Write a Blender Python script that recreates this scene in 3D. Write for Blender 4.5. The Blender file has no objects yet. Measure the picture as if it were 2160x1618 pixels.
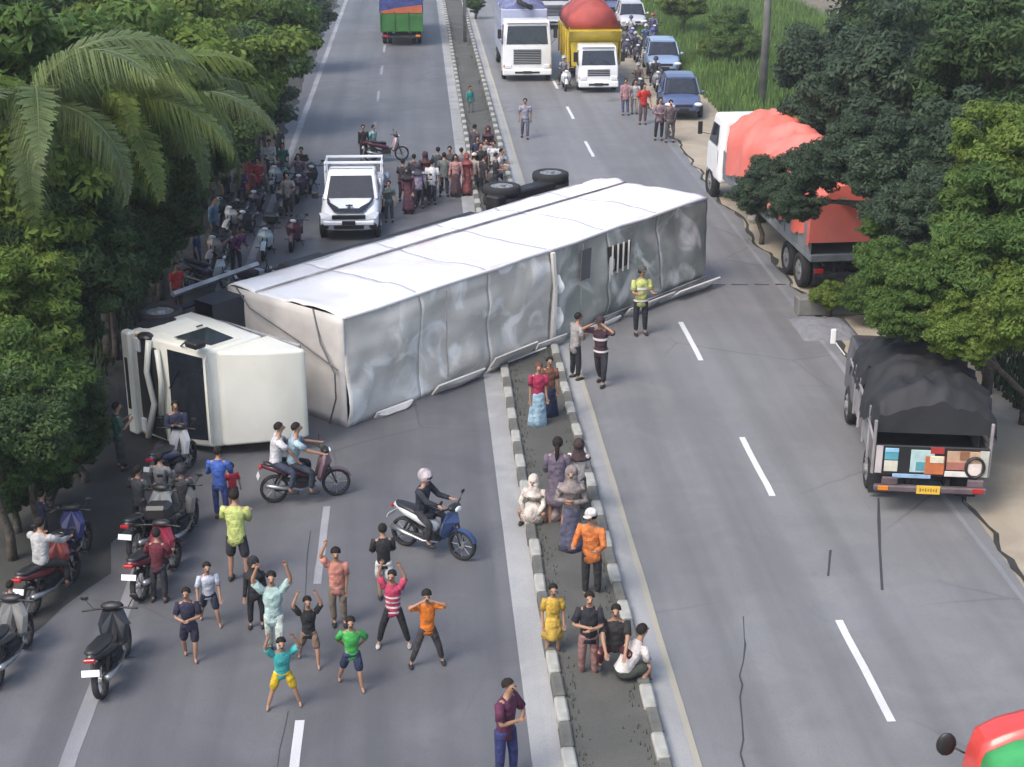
import bpy, bmesh, math, random
import numpy as np
from mathutils import Vector, Matrix, Euler, noise
R = math.radians
random.seed(7); rng = np.random.default_rng(7)
sc = bpy.context.scene
col = sc.collection

# ------------------------------------------------------------------ camera
F, CX, CY = 3201.0, 1080.0, 809.0
TH = math.atan(1197 / F); CAMH = 12.65
YAW = math.atan(208 * math.cos(TH) / F)
fw = Vector((math.sin(YAW) * math.cos(TH), math.cos(YAW) * math.cos(TH), -math.sin(TH)))
rt = Vector((math.cos(YAW), -math.sin(YAW), 0))
up = rt.cross(fw)
cam = bpy.data.cameras.new('camera'); co = bpy.data.objects.new('camera', cam); col.objects.link(co)
co.location = (0, 0, CAMH)
co.rotation_euler = Matrix((rt, up, -fw)).transposed().to_euler()
cam.sensor_width = 36; cam.lens = 36 * F / 2160; cam.clip_end = 2000
sc.camera = co

# ------------------------------------------------------------------ light
SUN_EL, SUN_AZ = 52, 228          # azimuth: compass degrees clockwise from +Y (behind the camera, to the left)
w = bpy.data.worlds.new("World"); sc.world = w; w.use_nodes = True
nt = w.node_tree; bg = nt.nodes['Background']
sky = nt.nodes.new('ShaderNodeTexSky'); sky.sky_type = 'NISHITA'; sky.sun_disc = False
sky.sun_elevation = R(SUN_EL); sky.sun_rotation = R(SUN_AZ); sky.dust_density = 4; sky.air_density = 1.2; sky.ozone_density = 1.5
nt.links.new(sky.outputs[0], bg.inputs[0]); bg.inputs[1].default_value = 0.135
sl = bpy.data.lights.new('sun', 'SUN'); sl.energy = 1.15; sl.angle = R(26); sl.color = (1, .96, .9)
so = bpy.data.objects.new('sun', sl); col.objects.link(so)
sd = Vector((math.sin(R(SUN_AZ)) * math.cos(R(SUN_EL)), math.cos(R(SUN_AZ)) * math.cos(R(SUN_EL)), math.sin(R(SUN_EL))))
so.rotation_euler = sd.to_track_quat('Z', 'Y').to_euler()
sc.view_settings.view_transform = 'Standard'; sc.view_settings.look = 'None'
sc.view_settings.gamma = 1; sc.view_settings.exposure = 0.95
sc.cycles.max_bounces = 6

def at(px, py, h=0.0):
    """point at height h that lies under photo pixel (px, py)"""
    d = fw * F + rt * (px - CX) - up * (py - CY)
    t = (h - CAMH) / d.z
    return Vector((d.x * t, d.y * t, h))
def at_y(px, py, Y):
    d = fw * F + rt * (px - CX) - up * (py - CY)
    t = Y / d.y
    return Vector((d.x * t, Y, CAMH + d.z * t))
def height_to(p, py):
    """height of a vertical line standing on ground point p that ends on photo row py"""
    lo, hi = 0.2, 4.0
    for _ in range(30):
        m = (lo + hi) / 2
        v = Vector((p.x, p.y, m - CAMH)); z = v.dot(fw); y = CY - F * v.dot(up) / z
        if y > py: lo = m
        else: hi = m
    return lo

# ------------------------------------------------------------------ materials
MATS = {}
def mat(name, c, rough=.6, metal=0.0, var=.12, scale=3.0, bump=0.0, spec=.5, coat=0.0, tint=None, bscale=None, island=0.0, trans=0.0):
    if name in MATS: return MATS[name]
    m = bpy.data.materials.new(name); m.use_nodes = True; t = m.node_tree; b = t.nodes['Principled BSDF']
    N = t.nodes.new; L = t.links.new
    tc = N('ShaderNodeTexCoord')
    nz = N('ShaderNodeTexNoise'); nz.inputs['Scale'].default_value = scale; nz.inputs['Detail'].default_value = 6
    L(tc.outputs['Object'], nz.inputs['Vector'])
    mp = N('ShaderNodeMapRange'); mp.inputs[1].default_value = .3; mp.inputs[2].default_value = .7
    L(nz.outputs[0], mp.inputs[0])
    mx = N('ShaderNodeMix'); mx.data_type = 'RGBA'
    c2 = tint if tint else [x * (1 - 2 * var) for x in c]
    mx.inputs[6].default_value = (*c, 1); mx.inputs[7].default_value = (*c2, 1)
    L(mp.outputs[0], mx.inputs[0])
    out = mx.outputs[2]
    if island:
        gi = N('ShaderNodeNewGeometry'); hv = N('ShaderNodeHueSaturation')
        r1 = N('ShaderNodeMapRange'); r1.inputs[3].default_value = 1 - island; r1.inputs[4].default_value = 1 + island
        L(gi.outputs['Random Per Island'], r1.inputs[0]); L(r1.outputs[0], hv.inputs['Value'])
        r2 = N('ShaderNodeMapRange'); r2.inputs[3].default_value = .49; r2.inputs[4].default_value = .51
        L(gi.outputs['Random Per Island'], r2.inputs[0]); L(r2.outputs[0], hv.inputs['Hue'])
        L(out, hv.inputs['Color']); out = hv.outputs[0]
    L(out, b.inputs['Base Color'])
    b.inputs['Roughness'].default_value = rough; b.inputs['Metallic'].default_value = metal
    b.inputs['Specular IOR Level'].default_value = spec; b.inputs['Coat Weight'].default_value = coat
    if bump:
        n2 = N('ShaderNodeTexNoise'); n2.inputs['Scale'].default_value = bscale or scale * 3; n2.inputs['Detail'].default_value = 5
        L(tc.outputs['Object'], n2.inputs['Vector'])
        bp = N('ShaderNodeBump'); bp.inputs['Strength'].default_value = bump; bp.inputs['Distance'].default_value = .05
        L(n2.outputs[0], bp.inputs['Height']); L(bp.outputs[0], b.inputs['Normal'])
    if trans:
        tr = N('ShaderNodeBsdfTranslucent'); ms = N('ShaderNodeMixShader'); ms.inputs[0].default_value = trans
        L(out, tr.inputs[0]); L(b.outputs[0], ms.inputs[1]); L(tr.outputs[0], ms.inputs[2])
        L(ms.outputs[0], t.nodes['Material Output'].inputs[0])
    MATS[name] = m
    return m
def cloth(c):
    return mat('cloth_%02d_%02d_%02d' % tuple(int(x * 99) for x in c), c, .85, var=.28, scale=7, bump=.9, bscale=11)
def paint(c, dirt=.1):
    return mat('paint_%02d_%02d_%02d' % tuple(int(x * 99) for x in c), c, .32, var=dirt, scale=1.6, coat=.3)
SKIN = mat('skin', (.36, .2, .13), .6, var=.08)
HAIR = mat('hair', (.02, .016, .014), .8, var=.1, spec=.2)
RUBBER = mat('rubber', (.022, .022, .024), .85, var=.2, scale=8)
DARK = mat('dark_steel', (.035, .035, .04), .6, .3, var=.3, scale=5)
BLACKP = mat('black_plastic', (.02, .02, .022), .45, var=.2)
STEEL = mat('steel', (.42, .43, .44), .35, .8, var=.2, scale=4)
ALU = mat('rim_metal', (.5, .5, .5), .4, .7, var=.25, scale=6)
GLASS = mat('dark_glass', (.02, .025, .035), .08, 0, var=.2, scale=1.5, spec=.7)
WHITE = paint((.78, .79, .8), .06)
LAMP = mat('lamp_glass', (.75, .77, .8), .12, 0, var=.1, spec=.8)
REDLAMP = mat('red_lamp', (.4, .02, .02), .2)
ORANGELAMP = mat('orange_lamp', (.7, .22, .02), .2)
PLATE_W = mat('plate_white', (.75, .76, .78), .4)
PLATE_Y = mat('plate_yellow', (.7, .45, .05), .4, var=.05)
PLATE_K = mat('plate_black', (.02, .02, .02), .4)

# ------------------------------------------------------------------ mesh helpers
def tag(o, label=None, cat=None, group=None, kind=None):
    if label: o['label'] = label
    if cat: o['category'] = cat
    if group: o['group'] = group
    if kind: o['kind'] = kind
    return o
def empty(name, loc=(0, 0, 0), rz=0.0, label=None, cat=None, group=None, kind=None):
    o = bpy.data.objects.new(name, None); col.objects.link(o); o.location = loc; o.rotation_euler = (0, 0, rz)
    o.empty_display_size = .2
    return tag(o, label, cat, group, kind)
PENDING = []
class MB:
    def __init__(s): s.v = []; s.f = []; s.m = []; s.mi = 0
    def add(s, vs, fs):
        n = len(s.v); s.v += [tuple(x) for x in vs]; s.f += [tuple(i + n for i in f) for f in fs]; s.m += [s.mi] * len(fs); return s
    def box(s, c, d, rot=None):
        x, y, z = d[0] / 2, d[1] / 2, d[2] / 2
        vs = [Vector((a, b, e)) for a in (-x, x) for b in (-y, y) for e in (-z, z)]
        if rot is not None: vs = [rot @ v for v in vs]
        return s.add([v + Vector(c) for v in vs], [(0, 1, 3, 2), (4, 6, 7, 5), (0, 4, 5, 1), (2, 3, 7, 6), (0, 2, 6, 4), (1, 5, 7, 3)])
    def cbox(s, c, d, b=.02, rot=None):
        """box with chamfered edges"""
        h = [k / 2 for k in d]; b = min(b, *[k * .45 for k in h]); vs = []; idx = {}
        for sx in (-1, 1):
            for sy in (-1, 1):
                for sz in (-1, 1):
                    for ax in range(3):
                        p = [sx * h[0], sy * h[1], sz * h[2]]
                        for k in range(3):
                            if k != ax: p[k] -= math.copysign(b, p[k])
                        idx[(sx, sy, sz, ax)] = len(vs); vs.append(Vector(p))
        fs = []
        for ax in range(3):
            o = [k for k in range(3) if k != ax]
            for sg in (-1, 1):
                q = []
                for a, e in ((-1, -1), (1, -1), (1, 1), (-1, 1)):
                    k = [0, 0, 0]; k[ax] = sg; k[o[0]] = a; k[o[1]] = e; q.append(idx[(*k, ax)])
                fs.append(q)
            for a in (-1, 1):
                for e in (-1, 1):
                    k0 = [0, 0, 0]; k0[ax] = -1; k0[o[0]] = a; k0[o[1]] = e; k1 = list(k0); k1[ax] = 1
                    fs.append([idx[(*k0, o[0])], idx[(*k1, o[0])], idx[(*k1, o[1])], idx[(*k0, o[1])]])
        for sx in (-1, 1):
            for sy in (-1, 1):
                for sz in (-1, 1): fs.append([idx[(sx, sy, sz, k)] for k in range(3)])
        if rot is not None: vs = [rot @ v for v in vs]
        return s.add([v + Vector(c) for v in vs], fs)
    def tube(s, pts, rad, seg=8, cap=True, flat=1.0):
        pts = [Vector(p) for p in pts]
        if not isinstance(rad, (list, tuple)): rad = [rad] * len(pts)
        vs = []; pn = None
        for i, p in enumerate(pts):
            t = (pts[min(i + 1, len(pts) - 1)] - pts[max(i - 1, 0)]).normalized()
            if pn is None:
                pn = t.cross(Vector((0, 0, 1)) if abs(t.z) < .9 else Vector((1, 0, 0))).normalized()
            else:
                pn = (pn - t * pn.dot(t)).normalized()
            bn = t.cross(pn)
            for k in range(seg):
                a = 2 * math.pi * k / seg
                vs.append(p + (pn * math.cos(a) + bn * math.sin(a) * flat) * rad[i])
        fs = [(i * seg + k, i * seg + (k + 1) % seg, (i + 1) * seg + (k + 1) % seg, (i + 1) * seg + k) for i in range(len(pts) - 1) for k in range(seg)]
        if cap: fs += [tuple(range(seg))[::-1], tuple((len(pts) - 1) * seg + k for k in range(seg))]
        return s.add(vs, fs)
    def ell(s, c, r, nu=12, nv=8, zmin=-1.0, rot=None):
        vs = []; c = Vector(c)
        for j in range(nv + 1):
            z = -1 + 2 * j / nv; ph = math.asin(max(-1, min(1, max(z, zmin)))) if zmin > -1 else -math.pi / 2 + math.pi * j / nv
            for i in range(nu):
                a = 2 * math.pi * i / nu
                v = Vector((r[0] * math.cos(ph) * math.cos(a), r[1] * math.cos(ph) * math.sin(a), r[2] * math.sin(ph)))
                if rot is not None: v = rot @ v
                vs.append(c + v)
        fs = [(j * nu + i, j * nu + (i + 1) % nu, (j + 1) * nu + (i + 1) % nu, (j + 1) * nu + i) for j in range(nv) for i in range(nu)]
        return s.add(vs, fs)
    def panel(s, q, t=.01):
        """slab on four corners, thickness t along their normal"""
        q = [Vector(p) for p in q]; n = (q[1] - q[0]).cross(q[3] - q[0]).normalized() * t
        return s.add(q + [p + n for p in q], [(3, 2, 1, 0), (4, 5, 6, 7), (0, 1, 5, 4), (1, 2, 6, 5), (2, 3, 7, 6), (3, 0, 4, 7)])
    def prof(s, pts, hw):
        """side-view polygon (y, z) given width: hw(y, z) is the half width"""
        n = len(pts); vs = [Vector((sg * hw(y, z), y, z)) for sg in (-1, 1) for y, z in pts]
        fs = [tuple(range(n)), tuple(range(2 * n - 1, n - 1, -1))] + [((i + 1) % n, i, n + i, n + (i + 1) % n) for i in range(n)]
        return s.add(vs, fs)
    def loft(s, rings, cap=True, closed=True):
        n = len(rings[0]); vs = [v for r in rings for v in r]; m = n if closed else n - 1
        fs = [(i * n + k, i * n + (k + 1) % n, (i + 1) * n + (k + 1) % n, (i + 1) * n + k) for i in range(len(rings) - 1) for k in range(m)]
        if cap: fs += [tuple(range(n))[::-1], tuple((len(rings) - 1) * n + k for k in range(n))]
        return s.add(vs, fs)
    def wheel(s, c, r, w, seg=20, ax=0, inner=.6):
        """tyre: a ring with rounded shoulders, axis x"""
        c = Vector(c); pr = [(inner, -w * .42), (.86, -w / 2), (.97, -w * .4), (1, -w * .15), (1, w * .15), (.97, w * .4), (.86, w / 2), (inner, w * .42)]
        vs = []
        for k in range(seg):
            a = 2 * math.pi * k / seg
            for q, x in pr: vs.append(c + Vector((x, q * r * math.cos(a), q * r * math.sin(a))))
        n = len(pr)
        fs = [(k * n + i, k * n + i + 1, ((k + 1) % seg) * n + i + 1, ((k + 1) % seg) * n + i) for k in range(seg) for i in range(n - 1)]
        fs += [(k * n + n - 1, k * n, ((k + 1) % seg) * n, ((k + 1) % seg) * n + n - 1) for k in range(seg)]
        return s.add(vs, fs)
    def obj(s, name, m, parent=None, smooth=False, bevel=0, sub=0, seg=2):
        me = bpy.data.meshes.new(name); me.from_pydata(s.v, [], s.f)
        for k in (m if isinstance(m, (list, tuple)) else [m]): me.materials.append(k)
        if isinstance(m, (list, tuple)): me.polygons.foreach_set('material_index', s.m)
        bm = bmesh.new(); bm.from_mesh(me); bmesh.ops.recalc_face_normals(bm, faces=bm.faces); bm.to_mesh(me); bm.free()
        if smooth: me.polygons.foreach_set('use_smooth', [True] * len(me.polygons))
        o = bpy.data.objects.new(name, me); col.objects.link(o)
        if parent is not None: o.parent = parent
        if bevel:
            b = o.modifiers.new('b', 'BEVEL'); b.width = bevel; b.segments = seg; b.limit_method = 'ANGLE'; b.angle_limit = R(28); b.harden_normals = False
            PENDING.append(o)
        if sub:
            b = o.modifiers.new('s', 'SUBSURF'); b.levels = sub; b.render_levels = sub
            PENDING.append(o)
        return o
def child(name, m, parent, fn, **k):
    b = MB(); fn(b); return b.obj(name, m, parent, **k)
def skin_obj(name, V, E, RA, m, parent, root=0):
    me = bpy.data.meshes.new(name); me.from_pydata([tuple(v) for v in V], E, [])
    me.materials.append(m)
    o = bpy.data.objects.new(name, me); col.objects.link(o); o.parent = parent
    md = o.modifiers.new('skin', 'SKIN'); md.use_smooth_shade = True; md.branch_smoothing = .4
    if not me.skin_vertices:
        bm = bmesh.new(); bm.from_mesh(me); bm.verts.layers.skin.verify(); bm.to_mesh(me); bm.free()
    sk = me.skin_vertices[0].data
    for i, r in enumerate(RA):
        sk[i].radius = r if isinstance(r, tuple) else (r, r); sk[i].use_root = (i == root)
    s = o.modifiers.new('s', 'SUBSURF'); s.levels = 1; s.render_levels = 1
    PENDING.append(o)
    return o
def flush():
    bpy.context.view_layer.update()
    dg = bpy.context.evaluated_depsgraph_get(); done = set()
    for o in PENDING:
        if o.name in done: continue
        done.add(o.name)
        me = bpy.data.meshes.new_from_object(o.evaluated_get(dg)); old = o.data
        o.modifiers.clear(); o.data = me; me.name = old.name
    PENDING.clear()
# ------------------------------------------------------------------ ground, road
def surf_mat(name, base, dark, light, rough=.7, streak=0.0, cracks=0.0, spec=.5, patch=None, bump=.25, spots=0.0, ps=(.5, .6, .68)):
    m = bpy.data.materials.new(name); m.use_nodes = True; t = m.node_tree; b = t.nodes['Principled BSDF']; N = t.nodes.new; L = t.links.new
    tc = N('ShaderNodeTexCoord'); src = tc.outputs['Object']
    def nz(scale, detail=5, vec=None, dist=0):
        n = N('ShaderNodeTexNoise'); n.inputs['Scale'].default_value = scale; n.inputs['Detail'].default_value = detail; n.inputs['Distortion'].default_value = dist
        L(vec or src, n.inputs['Vector']); return n.outputs[0]
    def ramp(v, a, b2):
        r = N('ShaderNodeMapRange'); r.inputs[1].default_value = a; r.inputs[2].default_value = b2; L(v, r.inputs[0]); return r.outputs[0]
    def mix(f, a, b2, k=1.0):
        x = N('ShaderNodeMix'); x.data_type = 'RGBA'
        if k != 1.0:
            mm = N('ShaderNodeMath'); mm.operation = 'MULTIPLY'; mm.inputs[1].default_value = k; L(f, mm.inputs[0]); f = mm.outputs[0]
        L(f, x.inputs[0])
        for i, v in ((6, a), (7, b2)):
            if isinstance(v, tuple): x.inputs[i].default_value = (*v, 1)
            else: L(v, x.inputs[i])
        return x.outputs[2]
    c = mix(ramp(nz(.22, 4), .38, .62), base, dark)
    c = mix(ramp(nz(.09, 3), .45, .7), c, tuple(x * .85 for x in dark), .5)
    if spots: c = mix(ramp(nz(1.7, 6, dist=1.5), .62, .76), c, tuple(x * .55 for x in dark), spots)
    c = mix(ramp(nz(.8, 6, dist=1), .45, .8), c, light, .7)
    c = mix(ramp(nz(70, 2), .35, .75), c, light, .35)
    c = mix(ramp(nz(38, 3), .55, .8), c, tuple(x * .5 for x in dark), .4)
    if streak:
        mp = N('ShaderNodeMapping'); mp.inputs['Scale'].default_value = (1.1, .03, 1); L(src, mp.inputs[0])
        c = mix(ramp(nz(1.0, 4, mp.outputs[0]), .42, .7), c, tuple(x * .62 for x in dark), streak)
    if cracks:
        v = N('ShaderNodeTexVoronoi'); v.feature = 'DISTANCE_TO_EDGE'; v.inputs['Scale'].default_value = .35
        wv = N('ShaderNodeTexNoise'); wv.inputs['Scale'].default_value = 1.4; L(src, wv.inputs[0])
        vm = N('ShaderNodeMix'); vm.data_type = 'VECTOR'; vm.inputs[0].default_value = .12
        L(src, vm.inputs[4]); L(wv.outputs['Color'], vm.inputs[5]); L(vm.outputs[1], v.inputs[0])
        r = N('ShaderNodeMapRange'); r.inputs[1].default_value = .004; r.inputs[2].default_value = .012; r.inputs[3].default_value = 1; r.inputs[4].default_value = 0
        L(v.outputs[0], r.inputs[0])
        g = N('ShaderNodeMath'); g.operation = 'MULTIPLY'; L(r.outputs[0], g.inputs[0]); L(ramp(nz(.12, 2), .5, .62), g.inputs[1])
        c = mix(g.outputs[0], c, tuple(x * .3 for x in dark), cracks)
    if patch:
        c = mix(ramp(nz(ps[0], 4, dist=1.2), ps[1], ps[2]), c, patch, .8)
    L(c, b.inputs['Base Color'])
    b.inputs['Roughness'].default_value = rough; b.inputs['Specular IOR Level'].default_value = spec
    bp = N('ShaderNodeBump'); bp.inputs['Strength'].default_value = bump; bp.inputs['Distance'].default_value = .02
    L(nz(45, 4), bp.inputs['Height']); L(bp.outputs[0], b.inputs['Normal'])
    return m
ASPH_L = surf_mat('asphalt_left', (.122, .123, .132), (.095, .096, .105), (.158, .158, .166), .6, .6, .45, spots=.3)
ASPH_R = surf_mat('asphalt_right', (.186, .189, .198), (.156, .155, .158), (.232, .228, .226), .6, .6, .5, spots=.25)
CONC = surf_mat('gutter_concrete', (.33, .335, .34), (.22, .225, .23), (.42, .42, .42), .8, .5, 0)
EARTH = surf_mat('earth', (.17, .15, .12), (.09, .085, .06), (.24, .21, .17), .95, 0, 0, .2, patch=(.05, .07, .03), bump=.6)
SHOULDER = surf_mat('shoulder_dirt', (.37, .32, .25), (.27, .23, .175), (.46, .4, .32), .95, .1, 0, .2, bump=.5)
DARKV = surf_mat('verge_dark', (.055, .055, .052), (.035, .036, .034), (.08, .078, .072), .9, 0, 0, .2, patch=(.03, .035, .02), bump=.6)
MEDG = surf_mat('median_soil', (.1, .1, .095), (.07, .072, .065), (.14, .135, .125), .95, .2, 0, .2, patch=(.06, .072, .045), bump=.6)
MARK = surf_mat('road_paint', (.62, .62, .64), (.5, .5, .52), (.7, .7, .72), .6, .35, 0)
MARKF = surf_mat('road_paint_faded', (.27, .27, .29), (.17, .175, .185), (.36, .36, .38), .7, .8, 0)
MARKY = surf_mat('road_paint_yellow', (.4, .37, .29), (.3, .29, .25), (.48, .44, .34), .7, .8, 0)

def strip(name, xl, xr, z, m, y0=-30, y1=420, step=None, jag=0.0, parent=None, jagl=None):
    """sheet along the road; xl/xr are x of its edges; jag wobbles its right edge"""
    b = MB(); n = int((y1 - y0) / (step or 10)) + 1; vs = []
    jl = jag if jagl is None else jagl
    for i in range(n + 1):
        y = y0 + (y1 - y0) * i / n
        a = noise.noise(Vector((xl, y * .6, 3))) * jl; c = noise.noise(Vector((xr, y * .6, 9))) * jag + noise.noise(Vector((xr, y * 2.2, 9))) * jag * .4
        vs += [(xl + a, y, z), (xr + c, y, z)]
    b.add(vs, [(2 * i, 2 * i + 1, 2 * i + 3, 2 * i + 2) for i in range(n)])
    return b.obj(name, m, parent)
XL0, XL, XM0, XM1, XR, XR1 = -5.2, -1.97, 1.82, 3.45, 6.83, 10.2
g = MB(); g.add([(-700, -300, -.03), (700, -300, -.03), (700, 1300, -.03), (-700, 1300, -.03)], [(0, 1, 2, 3)])
tag(g.obj('ground', EARTH), 'bare brown earth reaching away on both sides of the road', kind='structure')
tag(strip('left_carriageway', -6.5, 1.4, .012, ASPH_L, step=.6, jag=0, jagl=.5), 'blue-grey asphalt carriageway left of the median', kind='structure')
tag(strip('right_carriageway', 3.75, 10.55, .012, ASPH_R, step=1, jag=.35, jagl=0), 'grey asphalt carriageway right of the median', kind='structure')
lc = [o for o in col.objects if o.name == 'left_carriageway'][0]
for v in lc.data.vertices:
    if v.co.x < -5: v.co.x = -5.75 + (v.co.x + 6.5) * .8 - 1.6 * max(0, min(1, (24.5 - v.co.y) / 4))
tag(strip('left_verge', -13, -5.3, .0, DARKV, step=3, jag=0), 'earth verge on the left, coloured dark for the shade of the trees', kind='structure')  # shade under the trees is put into the dark verge colour
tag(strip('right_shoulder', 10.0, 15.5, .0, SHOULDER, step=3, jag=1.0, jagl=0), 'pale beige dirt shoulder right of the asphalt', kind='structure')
tag(strip('gutter', 1.4, 1.84, .02, CONC, jag=0), 'pale concrete gutter strip left of the median kerb', kind='structure')
tag(strip('gutter', 3.34, 3.75, .02, CONC, jag=0), 'pale concrete gutter strip right of the median kerb', kind='structure')
tag(strip('median', 2.0, 3.2, .12, MEDG, jag=0), 'grey green soil strip between the two kerbs', kind='structure')
# lane markings
def dash(x, y0, y1, wd, m, parent):
    b = MB(); n = 6; vs = []
    for i in range(n + 1):
        y = y0 + (y1 - y0) * i / n; j = random.uniform(-.008, .008)
        vs += [(x - wd / 2 + j, y, .0175), (x + wd / 2 + j, y, .0175)]
    b.add(vs, [(2 * i, 2 * i + 1, 2 * i + 3, 2 * i + 2) for i in range(n)])
    return b.obj('dash', m, parent)
ml = empty('lane_marking', label='white dashed line down the left carriageway', kind='structure')
mr = empty('lane_marking', label='white dashed line down the right carriageway', kind='structure')
y = 22.08 - 8.02 * 2
while y < 150:
    dash(XR, y - 3.05, y, .13, MARK, mr); y += 8.02
for a in (19.0, 26.5, 34.5, 42.5):
    dash(XL, a - 2.6 if a > 20 else a - 1.4, a + .6, .14, MARKF if a > 20 else MARK, ml)
y = 50.6
while y < 150:
    dash(XL, y - 2.6, y + .4, .13, MARKF, ml); y += 8.02
tag(strip('edge_line', XL0 - .12, XL0 + .12, .0165, MARKF, jag=.03, step=1), 'worn pale edge line at the left side of the road', kind='structure')
tag(strip('edge_line', XR1 - .06, XR1 + .06, .0165, MARKF, jag=.05, step=1), 'worn pale edge line at the right side of the road', kind='structure')
tag(strip('edge_line', 3.7, 3.8, .0245, MARKY, jag=.02, step=2), 'faded yellowish line beside the right gutter', kind='structure')
# joint across the asphalt and oil marks
JOINT = mat('crack_filler', (.045, .047, .052), .9)
b = MB(); x = 7.6
while x < 10.4:
    l = random.uniform(.3, .5); b.panel([(x, 41.5 - (x - 7) * .05, .0135), (x + l, 41.5 - (x + l - 7) * .05, .0135), (x + l, 41.58 - (x + l - 7) * .05, .0135), (x, 41.62 - (x - 7) * .05, .0135)], .003); x += l + random.uniform(.08, .3)
tag(b.obj('expansion_joint', JOINT), 'dark broken joint crossing the right carriageway behind the truck', kind='structure')
def crack(name, pts, wd, label):
    b = MB(); vs = []
    for i, (px, py) in enumerate(pts):
        p = at(px, py, .0165); ww = wd * random.uniform(.4, 1.2); vs += [p + Vector((-ww, 0, 0)), p + Vector((ww, 0, 0))]
    b.add(vs, [(2 * i, 2 * i + 1, 2 * i + 3, 2 * i + 2) for i in range(len(pts) - 1)])
    tag(b.obj(name, JOINT), label, kind='structure')
crack('road_crack', [(1568, 1300), (1570, 1345), (1572, 1360), (1568, 1395), (1560, 1425), (1566, 1445), (1561, 1470), (1565, 1515), (1568, 1560), (1562, 1590), (1570, 1618)], .016, 'thin dark crack running down the right carriageway')
crack('tyre_mark', [(1853, 1050), (1854, 1100), (1856, 1160), (1861, 1245)], .04, 'dark straight rubber streak behind the tarpaulin truck')
crack('tyre_mark', [(1752, 1160), (1750, 1180), (1747, 1215)], .025, 'short faint streak left of the long rubber streak')
crack('road_crack', [(655, 1120), (648, 1170), (645, 1240), (640, 1300)], .007, 'thin dark crack on the left carriageway by the children')
crack('road_crack', [(608, 1500), (600, 1540), (590, 1580), (585, 1618)], .007, 'thin dark crack beside the lowest white dash')
# dark ragged rim of the asphalt
b = MB(); vs = []; n = 0
for y in np.arange(15, 75, .35):
    xx = 10.62 + noise.noise(Vector((10.55, y * .6, 9))) * .35 + noise.noise(Vector((10.55, y * 2.2, 9))) * .14; ww = .035 + abs(noise.noise(Vector((1, y * .9, 0)))) * (.16 if y > 30 else .07)
    vs += [(xx - ww, y, .018), (xx + ww, y, .004)]; n += 1
b.add(vs, [(2 * i, 2 * i + 1, 2 * i + 3, 2 * i + 2) for i in range(n - 1)])
tag(b.obj('asphalt_edge', DARKV), 'dark crumbling edge where the asphalt meets the dirt', kind='structure')
# kerbs with blocks painted black and white
KW = mat('kerb_white', (.44, .44, .41), .85, var=.25, scale=2.2, bump=.5, tint=(.2, .2, .18))
KB = mat('kerb_dark', (.085, .088, .08), .9, var=.3, scale=3, bump=.5, tint=(.13, .13, .12))
def kerb(x, label, ph):
    root = empty('median_kerb', (x, 0, 0), label=label, kind='structure')
    y = 12.0 + ph; k = 0; P = .665; cache = []
    far = MB()
    while y < 160:
        if y < 66:
            if len(cache) < 8:
                b = MB(); j = random.uniform(.004, .02)
                b.cbox((0, 0, .1), (.19 + random.uniform(-.01, .01), P - .03, .22), .025 + j * .3)
                o = b.obj('kerb_block', KW if k % 2 else KB, root); cache.append(o)
            else:
                s = cache[(k % 2) + 2 * random.randrange(4)]
                o = s.copy(); col.objects.link(o); o.parent = root
            o.location = (random.uniform(-.012, .012), y, random.uniform(-.01, .008)); o.rotation_euler = (0, 0, random.uniform(-.02, .02))
        else:
            far.mi = k % 2; far.cbox((0, y, .1), (.19, P - .02, .22), .03)
        y += P; k += 1
    o = far.obj('kerb_run', [KB, KW], root); o['kind'] = 'stuff'
kerb(1.92, 'black and white painted kerb on the left side of the median', .12)
kerb(3.26, 'black and white painted kerb on the right side of the median', .4)

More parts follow.
